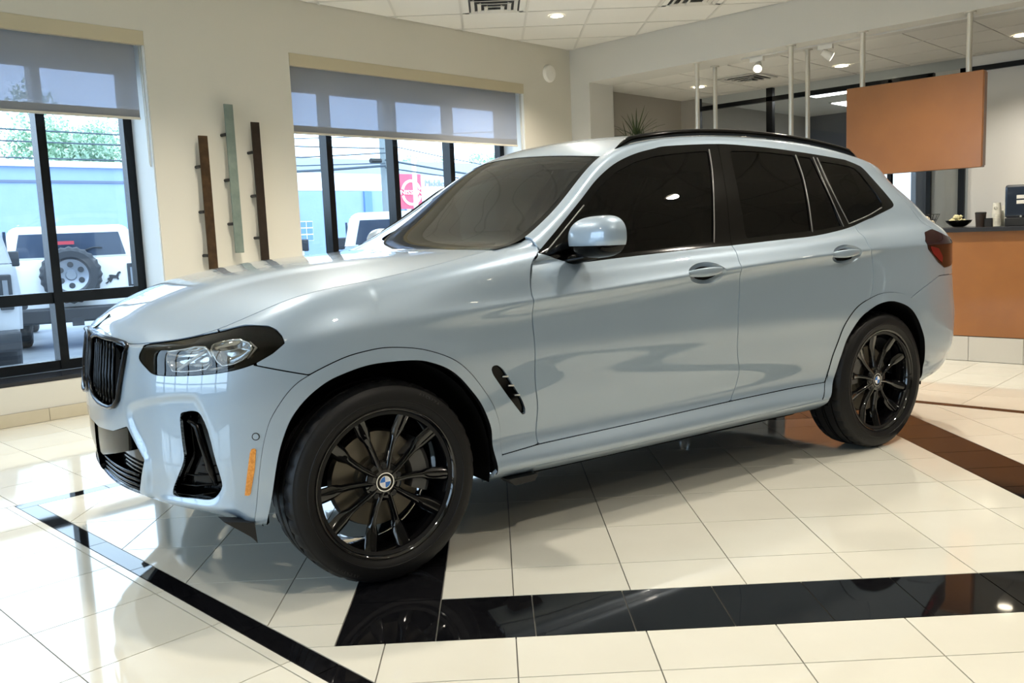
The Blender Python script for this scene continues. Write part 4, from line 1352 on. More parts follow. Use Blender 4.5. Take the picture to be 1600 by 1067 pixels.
emit('roof', roof, M['paint'], car, both=True)
# black cowl under the screen with two wipers
cw = []
bm = bmesh.new()
n = 31; A = []; B = []; C2 = []
for i in range(n):
    y = -.68+1.36*i/(n-1); q = (y/.77)**2
    A.append(bm.verts.new((.42+.155*q, y, 1.142+.004*(1-q)))); B.append(bm.verts.new((.60+.13*q, y, 1.150))); C2.append(bm.verts.new((.60+.13*q, y, 1.0)))
for i in range(n-1):
    bm.faces.new((A[i], A[i+1], B[i+1], B[i])); bm.faces.new((B[i], B[i+1], C2[i+1], C2[i]))
bmesh.ops.recalc_face_normals(bm, faces=bm.faces[:])
from_bm('cowl', bm, M['matte_black'], car, smooth=True)
for y0, y1 in ((-.10, -.66), (.50, -.04)):
    pts = []
    for k in range(9):
        y = y0+(y1-y0)*k/8; q = (y/.77)**2
        x = .545+.135*q
        pts.append((x, y, 1.178+.010*math.sin(math.pi*k/8)))
    wpn = tube('wiper', pts, .007, M['matte_black'], car, n=6)
# roof rails
for sg in (1, -1):
    xs_ = np.linspace(1.35, 3.16, 40)
    pts = []; rr = []
    for x in xs_:
        t = (x-1.35)/1.81
        e = min(t, 1-t)
        lift = .024*min(1, e/.05)-.008
        pts.append((x, -sg*(float(w5(x))+.016), float(z5(x))+lift+.002)); rr.append(.015*min(1, .35+e/.07))
    tube('roof_rail', pts, rr, M['gloss_black'], car, n=10, flat=1.1)
# black finishing strip along the passenger-side screen pillar
gi = [k for k, x in enumerate(g3[:, 0]) if .70 < x < 1.42]
strip_pts = [((g4[k]*.62+g3[k]*.38)+np.array([0, -.006, .007]))*[1, -1, 1] for k in gi[::3]]
tube('pillar_strip', strip_pts, .010, M['gloss_black'], car, n=8)
# ---------------------------------------------------------------- dark liners, floor pan, wheel wells
def shrink(p, d): return Patch(p.V-p.N*d, p.N, p.Q, p.F)
def thin(P, a, b):
    return P[::a, ::b]
lf = grid_patch(Pf[::3, ::3], Qf[::3, ::3]); lr = grid_patch(Pr[::3, ::3], Qr[::3, ::3])
for lp, holes in ((lf, (HOLE_F, HEAD, KID, LOWER, SIDE_IN)), (lr, (HOLE_R, DLO))):
    sgn = -1 if lp.N[len(lp.N)//2][1] < 0 else 1
    if sgn > 0: lp = Patch(lp.V, -lp.N, lp.Q, lp.F[:, ::-1])
    lp = shrink(lp, .016)
    for h in holes: lp = outside(lp, h, .004 if h is not DLO else -.012)
    if lp.V[:, 0].min() > .2:
        lp = clip(lp, lp.V[:, 0]-np.where(lp.V[:, 2] > .95, .70, .5))
    else:
        lp = clip(lp, np.where(lp.V[:, 2] > .98, .56, .72)-lp.V[:, 0])
    emit('inner_shell', lp, M['void'], car, both=True)
bm = bmesh.new()
add_box(bm, (1.45, 0, .265), (1.75, 1.56, .05)); add_box(bm, (3.20, 0, .40), (.70, 1.05, .05)); add_box(bm, (-.12, 0, .36), (.6, .9, .04))
add_box(bm, (1.45, 0, .33), (3.6, 1.0, .10))
from_bm('floor_pan', bm, M['void'], car)
for sg in (-1, 1):
    for cx in (0.0, 2.864):
        bm = bmesh.new()
        a0, a1 = rad(-12), rad(192)
        R = .435 if cx == 0 else .425
        o = []; i_ = []; c_ = []
        for k in range(37):
            a = a0+(a1-a0)*k/36
            x = cx+.0+R*math.cos(a); z = .37+R*math.sin(a)*1.0
            xx_ = x if cx == 0 else -(x-cx)*.72
            wo = (.925*(1-min(abs(min(xx_, 0))/.8, .98)**2.65)**(1/2.65) if xx_ < 0 else .915)-.022
            o.append(bm.verts.new((x, sg*wo, z))); i_.append(bm.verts.new((x, sg*.52, z)))
        for k in range(36): bm.faces.new((o[k], o[k+1], i_[k+1], i_[k]))
        bm.faces.new(i_)
        from_bm('wheel_well', bm, M['void'], car, smooth=True)
    # jacking flap under the sill
    prism('sill_flap', [(.52, .268), (.66, .268), (.645, .243), (.55, .24)], sg*.80, sg*.885, M['matte_black'], car)

# ---------------------------------------------------------------- wheels
TR, TWID, RIMR = .362, .245, .270
def tyre_mesh():
    bm = bmesh.new()
    # outer sidewall at h = +.1225 (outwards)
    prof = [(.245, -.098), (.262, -.108), (.275, -.118), (.300, -.1225), (.325, -.119), (.345, -.108), (.355, -.095),
            (.3600, -.080), (.3615, -.062), (.3545, -.0615), (.3545, -.0535), (.3617, -.053), (.3620, -.012), (.3545, -.0115), (.3545, -.0025), (.3620, -.002),
            (.3620, .002), (.3545, .0025), (.3545, .0115), (.3620, .012), (.3617, .053), (.3545, .0535), (.3545, .0615), (.3615, .062), (.3600, .080),
            (.3565, .0935), (.3545, .0965), (.3505, .1015), (.3475, .1062), (.3460, .1065), (.3400, .1115), (.3300, .1168), (.3150, .1208), (.3020, .1218), (.3010, .1232), (.2960, .1232), (.2950, .1218), (.2860, .1195), (.2790, .1150), (.2740, .1130), (.2700, .1095), (.262, .104), (.245, .098)]
    N = 144
    rings = add_lathe(bm, prof, N, 'Y')
    # sipes: pull in narrow columns of the outer tread blocks and shoulders
    for i, (rr, h) in enumerate(prof):
        if (.062 <= abs(h) <= .1005 and rr > .349) :
            for k in range(0, N, 4):
                v = rings[i][k].co
                s = 1-.0055/rr
                v.x *= s; v.z *= s
    bmesh.ops.recalc_face_normals(bm, faces=bm.faces[:])
    me = bpy.data.meshes.new('tire'); bm.to_mesh(me); bm.free()
    me.polygons.foreach_set('use_smooth', [True]*len(me.polygons))
    me.set_sharp_from_angle(angle=rad(30))
    return me
def barrel_mesh():
    bm = bmesh.new()
    prof = [(.262, .104), (.2705, .1085), (.2715, .112), (.2700, .1145), (.2660, .1140), (.2600, .1075), (.2560, .100), (.2500, .086), (.2440, .060), (.2380, .02), (.236, -.05), (.243, -.085), (.262, -.10)]
    add_lathe(bm, prof, 96, 'Y')
    bmesh.ops.recalc_face_normals(bm, faces=bm.faces[:])
    me = bpy.data.meshes.new('wheel'); bm.to_mesh(me); bm.free()
    me.polygons.foreach_set('use_smooth', [True]*len(me.polygons))
    me.set_sharp_from_angle(angle=rad(50))
    return me
def spoke_mesh(side):
    """twin spoke of the pair centred on +z; side = -1 / +1"""
    bm = bmesh.new()
    # stations: radius, lateral angle offset centre (m), half width, face height (outward), thickness
    st = [(.030, .012, .014, .080, .045), (.060, .019, .0125, .079, .040), (.090, .028, .0115, .074, .034), (.125, .0405, .0130, .070, .030), (.150, .051, .0145, .069, .028),
          (.168, .0590, .0220, .070, .026), (.186, .0665, .0265, .075, .024), (.225, .0825, .0275, .086, .022), (.250, .0925, .0270, .097, .020), (.2615, .0965, .0265, .103, .018)]
    rings = []
    for r, lat, hw, h, t in st:
        z = math.sqrt(max(r*r-lat*lat*.35, 0))
        cx = side*lat
        ang = side*.30
        # section across the spoke: chamfered bar, ridge nearer the pair's centre
        sec = [(-hw, h-.011), (-hw*.55, h-.001), (hw*.10*-side, h+.001), (hw*.55, h-.002), (hw, h-.012), (hw*.8, h-t), (-hw*.8, h-t)]
        ring = []
        for a, hh in sec:
            x = cx+a*math.cos(ang); zz = z-a*math.sin(ang)
            ring.append(bm.verts.new((x, -hh, zz)))
        rings.append(ring)
    m = 7
    for A, B in zip(rings[:-1], rings[1:]):
        for k in range(m): bm.faces.new((A[k], A[(k+1) % m], B[(k+1) % m], B[k]))
    bm.faces.new(rings[0]); bm.faces.new(rings[-1])
    bmesh.ops.recalc_face_normals(bm, faces=bm.faces[:])
    bmesh.ops.bevel(bm, geom=[e for e in bm.edges if e.calc_face_angle(0) > .5], offset=.0018, segments=2, profile=.6, affect='EDGES')
    me = bpy.data.meshes.new('spoke'); bm.to_mesh(me); bm.free()
    me.polygons.foreach_set('use_smooth', [True]*len(me.polygons))
    me.set_sharp_from_angle(angle=rad(35))
    return me
TY, BA, SP = tyre_mesh(), barrel_mesh(), {-1: spoke_mesh(-1), 1: spoke_mesh(1)}
TY.materials.append(M['rubber']); BA.materials.append(M['rim'])
for s in SP.values(): s.materials.append(M['rim'])
def text_mesh(s, size, ext=.0006):
    c = bpy.data.curves.new('lettering', 'FONT'); c.body = s; c.size = size; c.extrude = ext; c.align_x = 'CENTER'; c.align_y = 'CENTER'; c.resolution_u = 3
    o = bpy.data.objects.new('lettering', c); COL.objects.link(o)
    dg = bpy.context.evaluated_depsgraph_get()
    me = bpy.data.meshes.new_from_object(o.evaluated_get(dg))
    bpy.data.objects.remove(o)
    return me
def bend_text(me, R, ang, h):
    """wrap text lying in xy around the wheel face"""
    for v in me.vertices:
        a = ang-v.co.x/R; r = R+v.co.y
        v.co = (r*math.cos(a), -(h+v.co.z), r*math.sin(a))
    return me
M['tyre_text'] = pbr('tyre_lettering', (0.022, 0.022, 0.022), 0.35)
def wheel(x, side, spin, first):
    y = side*.806
    w = link('wheel', BA, None, car, (x, y, TR))
    w.rotation_euler = (0, 0, 0 if side < 0 else math.pi)
    # spin about the axle: children rotated about local y
    t = link('tire', TY, None, w)
    for k in range(5):
        a = spin+k*2*math.pi/5
        for s in (-1, 1):
            link('spoke', SP[s], None, w, rot=(0, -a, 0))
    bm = bmesh.new()
    rr = add_lathe(bm, [(.072, .040), (.070, .068), (.062, .076), (.045, .079), (.036, .079), (.0355, .075), (.0, .075)], 40, 'Y')
    bmesh.ops.remove_doubles(bm, verts=bm.verts[:], dist=1e-5)
    bmesh.ops.recalc_face_normals(bm, faces=bm.faces[:])
    from_bm('hub', bm, M['rim'], w, smooth=True)
    for k in range(5):
        a = spin+math.pi/2+k*2*math.pi/5
        c = Vector((.056*math.cos(a), 0, .056*math.sin(a)))
        bm = bmesh.new()
        add_cyl(bm, c+Vector((0, -.070, 0)), c+Vector((0, -.0785, 0)), .0085, n=12)
        add_cyl(bm, c+Vector((0, -.070, 0)), c+Vector((0, -.0765, 0)), .0115, n=16)
        from_bm('wheel_bolt', bm, M['disc'] if k == 9 else M['matte_black'], w)
    e = roundel(w, (0, -.079, 0), (0, -1, 0), .0345)
    bm = bmesh.new()
    add_lathe(bm, [(.0, .028), (.085, .028), (.092, .010), (.172, .010), (.178, -.018), (.0, -.018)], 64, 'Y')
    bmesh.ops.remove_doubles(bm, verts=bm.verts[:], dist=1e-5)
    bmesh.ops.recalc_face_normals(bm, faces=bm.faces[:])
    from_bm('brake_disc', bm, M['disc'], w, smooth=True)
    # caliper towards the rear on the front axle, towards the front on the rear one
    bm = bmesh.new()
    a0 = rad(10) if x < 1 else rad(150)
    if side > 0: a0 = math.pi-a0
    A = []
    for k in range(9):
        a = a0-rad(32)+rad(64)*k/8
        A.append([bm.verts.new((r_*math.cos(a), -h, r_*math.sin(a))) for r_, h in ((.115, .030), (.125, .050), (.180, .054), (.198, .040), (.198, -.04), (.115, -.04))])
    for P_, Q_ in zip(A[:-1], A[1:]):
        for k in range(6): bm.faces.new((P_[k], P_[(k+1) % 6], Q_[(k+1) % 6], Q_[k]))
    bm.faces.new(A[0]); bm.faces.new(A[-1])
    bmesh.ops.recalc_face_normals(bm, faces=bm.faces[:])
    from_bm('brake_caliper', bm, M['satin_dark'], w, smooth=True)
    if side < 0:
        for s_, ang in (('ALENZA', rad(58)), ('ALENZA', rad(238))):
            link('tire_lettering', bend_text(text_mesh(s_, .026), .327, ang, .1168), M['tyre_text'], w)
    return w
M['satin_dark'] = pbr('dark_caliper', (0.10, 0.10, 0.10), 0.35, metal=0.6)
wheel(0, -1, rad(-1), True); wheel(2.864, -1, rad(-14), False); wheel(0, 1, rad(20), False); wheel(2.864, 1, rad(9), False)

# ---------------------------------------------------------------- door mirrors
def mirror_patch():
    # local: a along y (0 at door, 1 tip), b around the section (x, z)
    na, nb = 44, 56
    a = (1-np.cos(np.linspace(0, math.pi, na)))/2
    P = np.zeros((na, nb, 3))
    for i, t in enumerate(a):
        e = max(1-abs(2*t-1)**3.2, 0)**(1/2.4)       # rounded ends
        tip = 1-.10*t
        for j in range(nb):
            b = 2*math.pi*j/(nb-1)
            cx, cz = math.cos(b), math.sin(b)
            ex = math.copysign(abs(cx)**.85, cx); ez = math.copysign(abs(cz)**.80, cz)
            dx = .105 if cx < 0 else .022          # bulges forward, flat glass side
            hz = (.088 if cz > 0 else .082)*tip
            P[i, j] = (ex*dx*e*(1-.18*t)+.030*t, -.245*t, ez*hz*e+.012*t-.006)
    Q = np.stack([np.repeat(a[:, None], nb, 1), P[:, :, 2]], -1)
    p = grid_patch(P, Q)
    p = push(p, np.zeros(len(p.V)))
    if (p.N*(p.V-p.V.mean(0))).sum() < 0: p = Patch(p.V, -p.N, p.Q, p.F[:, ::-1])
    return p
mp = mirror_patch()
MO = np.array([.915, -.872, 1.186])
mp = Patch(mp.V+MO, mp.N, mp.Q, mp.F)
zcut = MO[2]-.030
cap_ = clip(mp, mp.V[:, 2]-zcut-.0015); low_ = clip(mp, zcut-mp.V[:, 2]); gl_ = None
isg = lambda p: (p.V[:, 0]-MO[0])-.030*np.clip((MO[1]-p.V[:, 1])/.245, 0, 1)
for mir in (False, True):
    sg = np.array([1, -1, 1]) if mir else np.array([1, 1, 1])
    mb = emit('door_mirror', low_, M['gloss_black'], car, mirror=mir)
    emit('mirror_cap', cap_, M['paint'], mb, lift=.002, flange=.008, mirror=mir)
    st = [np.array(q)*sg for q in ((.875, -.830, 1.098), (.885, -.865, 1.102), (.905, -.905, 1.108), (.925, -.965, 1.116))]
    tube('mirror_arm', st, [.050, .040, .032, .026], M['gloss_black'], mb, n=12, flat=.55)
    bm = bmesh.new()
    c = MO+np.array([.0375, -.12, .0])
    add_box(bm, tuple(c*sg), (.006, .165, .115), bev=.002)
    from_bm('mirror_glass', bm, M['chrome'], mb)
# ---------------------------------------------------------------- cabin
def rbox(bm, c, s, bev, rot=None):
    add_box(bm, c, s, rot=rot, bev=bev)
bm = bmesh.new()
prof = [(.60, 1.10), (.74, 1.135), (.95, 1.13), (1.03, 1.10), (1.05, 1.03), (1.02, .90), (1.00, .60), (.60, .60)]
add_prism(bm, prof, -.72, .72, 'XZ')
bmesh.ops.bevel(bm, geom=bm.edges[:], offset=.015, segments=2, affect='EDGES')
dash = from_bm('dashboard', bm, M['dash'], car, smooth=True)
box('display_screen', (1.02, .02, 1.17), (.02, .42, .12), M['gloss_black'], dash, bev=.004)
# steering wheel
ring = []
c = Vector((1.14, -.37, 1.02)); n = Vector((-.86, 0, -.5)); n.normalize(); s1 = Vector((0, 1, 0)); s2 = n.cross(s1)
for k in range(32):
    a = 2*math.pi*k/32
    ring.append(c+(s1*math.cos(a)+s2*math.sin(a))*.18)
swh = tube('steering_wheel', ring, .016, M['leather'], car, n=8, closed=True)
bm = bmesh.new()
add_tube(bm, [c-s1*.17, c, c+s1*.17], .018, 8); add_tube(bm, [c, c+s2*.17], .016, 8); add_tube(bm, [c, c-n*-.20], .03, 8)
from_bm('steering_hub', bm, M['leather'], swh, smooth=True)
for y in (-.38, .38):
    bm = bmesh.new()
    rbox(bm, (1.55, y, .66), (.52, .52, .16), .05, Matrix.Rotation(rad(-8), 4, 'Y'))
    seat = from_bm('seat', bm, M['leather'], car, smooth=True)
    bm = bmesh.new(); rbox(bm, (1.86, y, 1.00), (.15, .50, .62), .06, Matrix.Rotation(rad(16), 4, 'Y'))
    from_bm('seat_back', bm, M['leather'], seat, smooth=True)
    bm = bmesh.new(); rbox(bm, (1.97, y, 1.40), (.09, .26, .17), .04, Matrix.Rotation(rad(12), 4, 'Y'))
    from_bm('head_restraint', bm, M['leather'], seat, smooth=True)
bm = bmesh.new(); rbox(bm, (2.45, 0, .68), (.50, 1.30, .18), .05)
seat = from_bm('rear_bench', bm, M['leather'], car, smooth=True)
bm = bmesh.new(); rbox(bm, (2.78, 0, 1.02), (.15, 1.28, .62), .06, Matrix.Rotation(rad(20), 4, 'Y'))
from_bm('bench_back', bm, M['leather'], seat, smooth=True)
for y in (-.40, .40):
    bm = bmesh.new(); rbox(bm, (2.90, y, 1.38), (.09, .26, .14), .04, Matrix.Rotation(rad(14), 4, 'Y'))
    from_bm('head_restraint', bm, M['leather'], seat, smooth=True)
M['headliner'] = pbr('grey_headliner', (0.10, 0.095, 0.085), 0.9)
rl = clip(wp, wp.Q[:, 0]-1.27)
emit('headliner', shrink(rl, .035), M['headliner'], car, both=True)
bm = bmesh.new(); add_box(bm, (1.27, 0, 1.515), (.05, .24, .065), bev=.015)
rv = from_bm('rear_view_mirror', bm, M['gloss_black'], car, smooth=True)
# ================================================================== THINGS IN THE ROOM
# three metal strips on stand-offs between the windows
M['bronze'] = pbr('dark_bronze_strip', (0.050, 0.028, 0.012), 0.42, metal=0.5, noise=(14, (0.085, 0.048, 0.020), 0.4, 0.7))
M['black_bronze'] = pbr('blackened_strip', (0.022, 0.014, 0.008), 0.45, metal=0.4, noise=(12, (0.032, 0.020, 0.012), 0.4, 0.7))
M['verdigris'] = pbr('verdigris_strip', (0.115, 0.150, 0.125), 0.6, noise=(9, (0.17, 0.21, 0.175), 0.35, 0.65))
def art(x, z0, z1, mat, zs_, label):
    yf = YW-.075
    t = empty('wall_strip', (x, YW, z0), 0, label, 'wall art', 'upright metal wall strips')
    box('strip', (0, -.075, (z1-z0)/2), (.078, .012, z1-z0), mat, t, bev=.002)
    for z in zs_:
        cyl('stand_off', (-.040, -.001, z-z0), (-.040, -.075, z-z0), .013, M['matte_black'], t, n=10)
def ax(u, v): return at(u, v, 1, YW-.075)
a = ax(318, 212); b = ax(333, 427)
art((a[0]+b[0])/2, b[2], a[2], M['bronze'], [ax(312, q)[2] for q in (260, 331, 400)], 'dark bronze wall strip, leftmost and lowest of the three')
a = ax(358, 163); b = ax(373, 395)
art((a[0]+b[0])/2, b[2], a[2], M['verdigris'], [ax(353, q)[2] for q in (210, 281, 350)], 'mottled green-grey wall strip between two dark ones')
a = ax(400, 191); b = ax(413, 411)
art((a[0]+b[0])/2, b[2], a[2], M['black_bronze'], [ax(395, q)[2] for q in (238, 306, 372)], 'blackish wall strip, rightmost of the three')
# round white alarm sounder
P = at(857, 115, 1, YW)
t = empty('ceiling_speaker', (P[0], YW, P[2]), 0, 'round white sounder disc on the wall near the corner', 'alarm')
bm = bmesh.new()
add_lathe(bm, [(.0, .045), (.055, .044), (.085, .036), (.098, .018), (.100, 0)], 40, 'Y'); bmesh.ops.remove_doubles(bm, verts=bm.verts[:], dist=1e-5); bmesh.ops.recalc_face_normals(bm, faces=bm.faces[:])
M['white_plastic'] = pbr('white_plastic', (0.72, 0.70, 0.64), 0.45)
from_bm('cover', bm, M['white_plastic'], t, smooth=True)
box('test_point', (.012, -.046, .005), (.006, .004, .006), M['tbar'], t)
t.name = 'alarm_sounder'

# ---------------------------------------------------------------- ceiling fittings
M['lamp_on'] = pbr('lit_downlight_lens', (1, 1, 1), 0.5, emit=(1, .88, .66), es=14)
M['white_ring'] = pbr('white_trim_ring', (0.75, 0.73, 0.68), 0.5)
DL_E = 230
DL_COL = (1.0, .91, .78)
def downlight(x, y, z, label, energy, r=.062, group='recessed ceiling downlights', vis=True):
    t = empty('downlight', (x, y, z), 0, label, 'downlight', group)
    bm = bmesh.new()
    add_lathe(bm, [(r, -.003), (r+.018, -.006), (r+.022, .0)], 32, 'Z')
    from_bm('trim_ring', bm, M['white_ring'], t, smooth=True)
    bm = bmesh.new(); bmesh.ops.create_circle(bm, cap_ends=True, segments=32, radius=r, matrix=Matrix.Translation((0, 0, -.0025)) @ Matrix.Rotation(math.pi, 4, 'X'))
    from_bm('lens', bm, M['lamp_on'], t)
    l = bpy.data.lights.new('downlight_beam', 'SPOT'); l.energy = energy; l.color = DL_COL; l.spot_size = rad(128); l.spot_blend = .7; l.shadow_soft_size = .055
    o = bpy.data.objects.new('downlight_beam', l); COL.objects.link(o); o.parent = t; o.location = (0, 0, -.02)
    return t
downlight(4.756, 2.472, ZC_, 'lit round downlight in the ceiling near the corner above the window', DL_E)
k = 0
for x, y, e_ in DLS:
    downlight(x, y, ZC_, 'round ceiling downlight of the showroom, out of view overhead', e_)
for (u, v, lab) in ((1092, 136, 'small lit downlight behind the leftmost steel pole'), (1315, 103, 'lit downlight behind the track lamps'), (1597, 55, 'lit downlight at the far right of the reception ceiling')):
    P = at(u, v, 2, ZR)
    downlight(P[0], P[1], ZR, lab, 75, .07, 'reception downlights')
# square air diffusers
def diffuser(cx, cy, z, rz, lab, s=.56):
    t = empty('air_vent', (cx, cy, z), rz, lab, 'air vent', 'square ceiling air vents')
    for k in range(4):
        a = s*(1-.22*k); zz = -.004-.010*k
        bm = bmesh.new()
        for q in range(4):
            m = Matrix.Rotation(q*math.pi/2, 4, 'Z')
            add_box(bm, m @ Vector((a/2-.02, 0, zz)), (.035 if k else .05, a, .005), rot=m @ Matrix.Rotation(rad(22 if k else 0), 4, 'Y'))
        from_bm('louvre_ring', bm, M['tbar'] if k else M['white_ring'], t)
    box('core', (0, 0, -.003), (s*.98, s*.98, .004), M['matte_black'], t)
for n, (cx, cy) in enumerate(vent_cells):
    diffuser(cx, cy, ZC_-.001, rad(45), 'square air vent at the top edge, above the window' if n == 0 else 'square air vent at the top edge, right of the lit downlight')
P = at(1168, 122, 2, ZR)
diffuser(P[0], P[1], ZR-.001, 0, 'dark square air vent in the reception ceiling behind the poles', .5)
# track with two lamp heads under the beam
P0, P1 = at(1150, 89.6, 2, 2.893), at(1600, 9, 2, 2.893)
xt = 6.40
tr_ = empty('lighting_track', (xt, 0, 2.895), 0, 'thin lighting track fixed under the header beam', 'track')
box('rail', (0, (P0[1]-1.6)/2, -.008), (.03, P0[1]+1.6, .016), M['tbar'], tr_)
def head(u, v, lab, dirv, on):
    P = at(u, v, 2, 2.868)
    P = np.array([xt, at(u, v, 0, xt)[1], 2.885])
    t = empty('track_lamp', tuple(P), 0, lab, 'spotlight', 'track lamps under the beam')
    box('adapter', (0, 0, -.028), (.045, .145, .045), M['white_ring'], t, bev=.003)
    d = Vector(dirv).normalized()
    s = Vector((0, -.01, -.05)); c = s+Vector((0, 0, -.045))
    cyl('stem', s, c, .008, M['white_ring'], t, n=10)
    bm = bmesh.new(); add_cyl(bm, c-d*.05, c+d*.055, .030, .046, 24)
    from_bm('lamp_body', bm, M['white_ring'], t, smooth=True)
    bm = bmesh.new(); add_cyl(bm, c+d*.052, c+d*.058, .038, .038, 24)
    from_bm('lamp_face', bm, M['lamp_on'], t, smooth=True)
    l = bpy.data.lights.new('track_beam', 'SPOT'); l.energy = 70; l.color = (1, .86, .62); l.spot_size = rad(60); l.spot_blend = .5; l.shadow_soft_size = .03
    o = bpy.data.objects.new('track_beam', l); COL.objects.link(o); o.parent = t; o.location = c+d*.08
    o.rotation_euler = d.to_track_quat('-Z', 'Y').to_euler()
head(1183, 90, 'white track lamp lit and turned towards the car, between the poles', (-.75, -.30, -.6), True)
head(1290, 70, 'white track lamp turned away, next to the hanging panel', (.5, -.7, -.5), True)

# ---------------------------------------------------------------- on the counter
def lathe_obj(name, prof, mat, parent, n=28, loc=(0, 0, 0)):
    bm = bmesh.new(); add_lathe(bm, prof, n, 'Z'); bmesh.ops.remove_doubles(bm, verts=bm.verts[:], dist=1e-6); bmesh.ops.recalc_face_normals(bm, faces=bm.faces[:])
    return from_bm(name, bm, mat, parent, smooth=True, loc=loc)
XI = 5.93
def cpos(u): return at(u, 350, 0, XI)[1]
M['candy'] = pbr('pale_wrapped_sweet', (0.72, 0.66, 0.38), 0.5)
M['egg'] = pbr('cream_ball', (0.66, 0.58, 0.44), 0.6)
M['brown_cup'] = pbr('dark_brown_cup', (0.035, 0.022, 0.016), 0.5)
M['paper_cup'] = pbr('printed_paper_cup', (0.72, 0.70, 0.60), 0.6)
M['navy'] = pbr('navy_black_casing', (0.010, 0.016, 0.030), 0.25, coat=0.4)
# wire basket
t = empty('wire_basket', (XI, cpos(1447), ZT), 0, 'black wire basket of cream balls on the counter behind the tail light', 'basket')
for h, r in ((0, .05), (.035, .066), (.07, .085), (.115, .105)):
    tube('wire_ring', [(r*math.cos(a), r*math.sin(a), h+.003) for a in [2*math.pi*k/28 for k in range(28)]], .0025, M['matte_black'], t, n=5, closed=True)
for k in range(16):
    a = 2*math.pi*k/16
    tube('wire', [(.05*math.cos(a), .05*math.sin(a), .003), (.105*math.cos(a+.12), .105*math.sin(a+.12), .118)], .0018, M['matte_black'], t, n=5)
rnd = random.Random(5)
for k in range(7):
    a = 2*math.pi*k/6; rr = .042 if k < 6 else 0
    o = lathe_obj('cream_ball', [(0, -.030)]+[(.030*math.cos(b), .030*math.sin(b)) for b in np.linspace(-1.3, 1.3, 9)]+[(0, .030)], M['egg'], None, 16)
    o.location = (XI+rr*math.cos(a), cpos(1447)+rr*math.sin(a), ZT+(.038 if k < 6 else .075))
    tag(o, 'cream ball lying in the black wire basket', 'ball', 'balls in the wire basket')
# black bowl of sweets
yb2 = cpos(1498)
t = empty('black_bowl', (XI, yb2, ZT), 0, 'shallow black bowl of pale sweets on the counter', 'bowl')
lathe_obj('bowl', [(0, .004), (.04, .004), (.065, .018), (.090, .038), (.103, .060), (.099, .060), (.086, .041), (.062, .023), (0, .012)], M['gloss_black'], t, 36)
for k in range(16):
    a = k*2.4; rr = .016*math.sqrt(k)
    bm = bmesh.new()
    bmesh.ops.create_icosphere(bm, subdivisions=1, radius=.02)
    for v in bm.verts: v.co += Vector((rnd.uniform(-.005, .005), rnd.uniform(-.005, .005), rnd.uniform(-.005, .005)))
    o = from_bm('sweet', bm, M['candy'], None, loc=(XI+rr*math.cos(a), yb2+.010+rr*math.sin(a), ZT+.068-.0017*k*(k > 4)+(.018 if k < 5 else 0)))
    tag(o, 'pale wrapped sweet heaped in the shallow black bowl', 'sweet', 'sweets in the black bowl')
# lidded brown cup and a small black box
t = empty('lidded_cup', (XI, cpos(1532), ZT), 0, 'dark brown cup with black lid on the counter', 'cup')
lathe_obj('cup', [(0, 0), (.034, 0), (.042, .112), (0, .112)], M['brown_cup'], t)
lathe_obj('lid', [(0, .122), (.036, .122), (.044, .116), (.044, .108), (.041, .108)], M['matte_black'], t)
t = empty('napkin_box', (XI-.01, cpos(1547), ZT), 0, 'small black box beside the lidded brown cup', 'box')
box('case', (0, 0, .032), (.09, .055, .064), M['matte_black'], t, bev=.003); box('lid', (0, 0, .066), (.092, .057, .006), M['gloss_black'], t)
def cups(u, n, lab):
    y = cpos(u)
    for k in range(n):
        z0 = ZT+.012*k
        o = lathe_obj('paper_cup', [(0, .002), (.026, .002), (.036, .092), (.038, .094), (.036, .096), (.0335, .092), (.025, .006), (0, .006)], M['paper_cup'], None, 24)
        o.location = (XI+(.085 if n < 8 else 0), y, z0+.097); o.rotation_euler = (math.pi, 0, 0)
        tag(o, lab if k < n-1 else 'topmost '+lab, 'cup', 'paper cups in the '+('taller' if n > 8 else 'shorter')+' stack')
    if n > 8:
        rp = [(-.0345, .011*math.cos(a), .045+.011*math.sin(a)) for a in [2*math.pi*q/16 for q in range(16)]]
        tube('printed_ring', rp, .0012, M['brown_cup'], o, n=4, closed=True)
cups(1557, 9, 'upside-down paper cup in the taller stack beside the dark machine')
cups(1566, 7, 'upside-down paper cup in the shorter stack beside the dark machine')
# dark coffee machine with two white labels
ym = at(1574, 330, 0, XI-.05)[1]
t = empty('coffee_machine', (XI+.03, ym-.17, ZT), 0, 'dark navy coffee machine with two white labels on the counter', 'coffee machine')
box('body', (0, 0, .195), (.34, .34, .26), M['navy'], t, bev=.018); box('base', (0, 0, .033), (.33, .335, .065), M['matte_black'], t, bev=.006)
for z in (.228, .188):
    box('white_label', (-.172, .06-.02, z), (.003, .085, .028), M['white_plastic'], t)
box('control_panel', (-.172, -.08, .24), (.003, .12, .09), M['gloss_black'], t)
cyl('spout', (-.10, 0, .07), (-.10, 0, .11), .018, M['matte_black'], t)
box('brand_dot', (-.172, .05, .075), (.003, .012, .012), M['satin'], t)

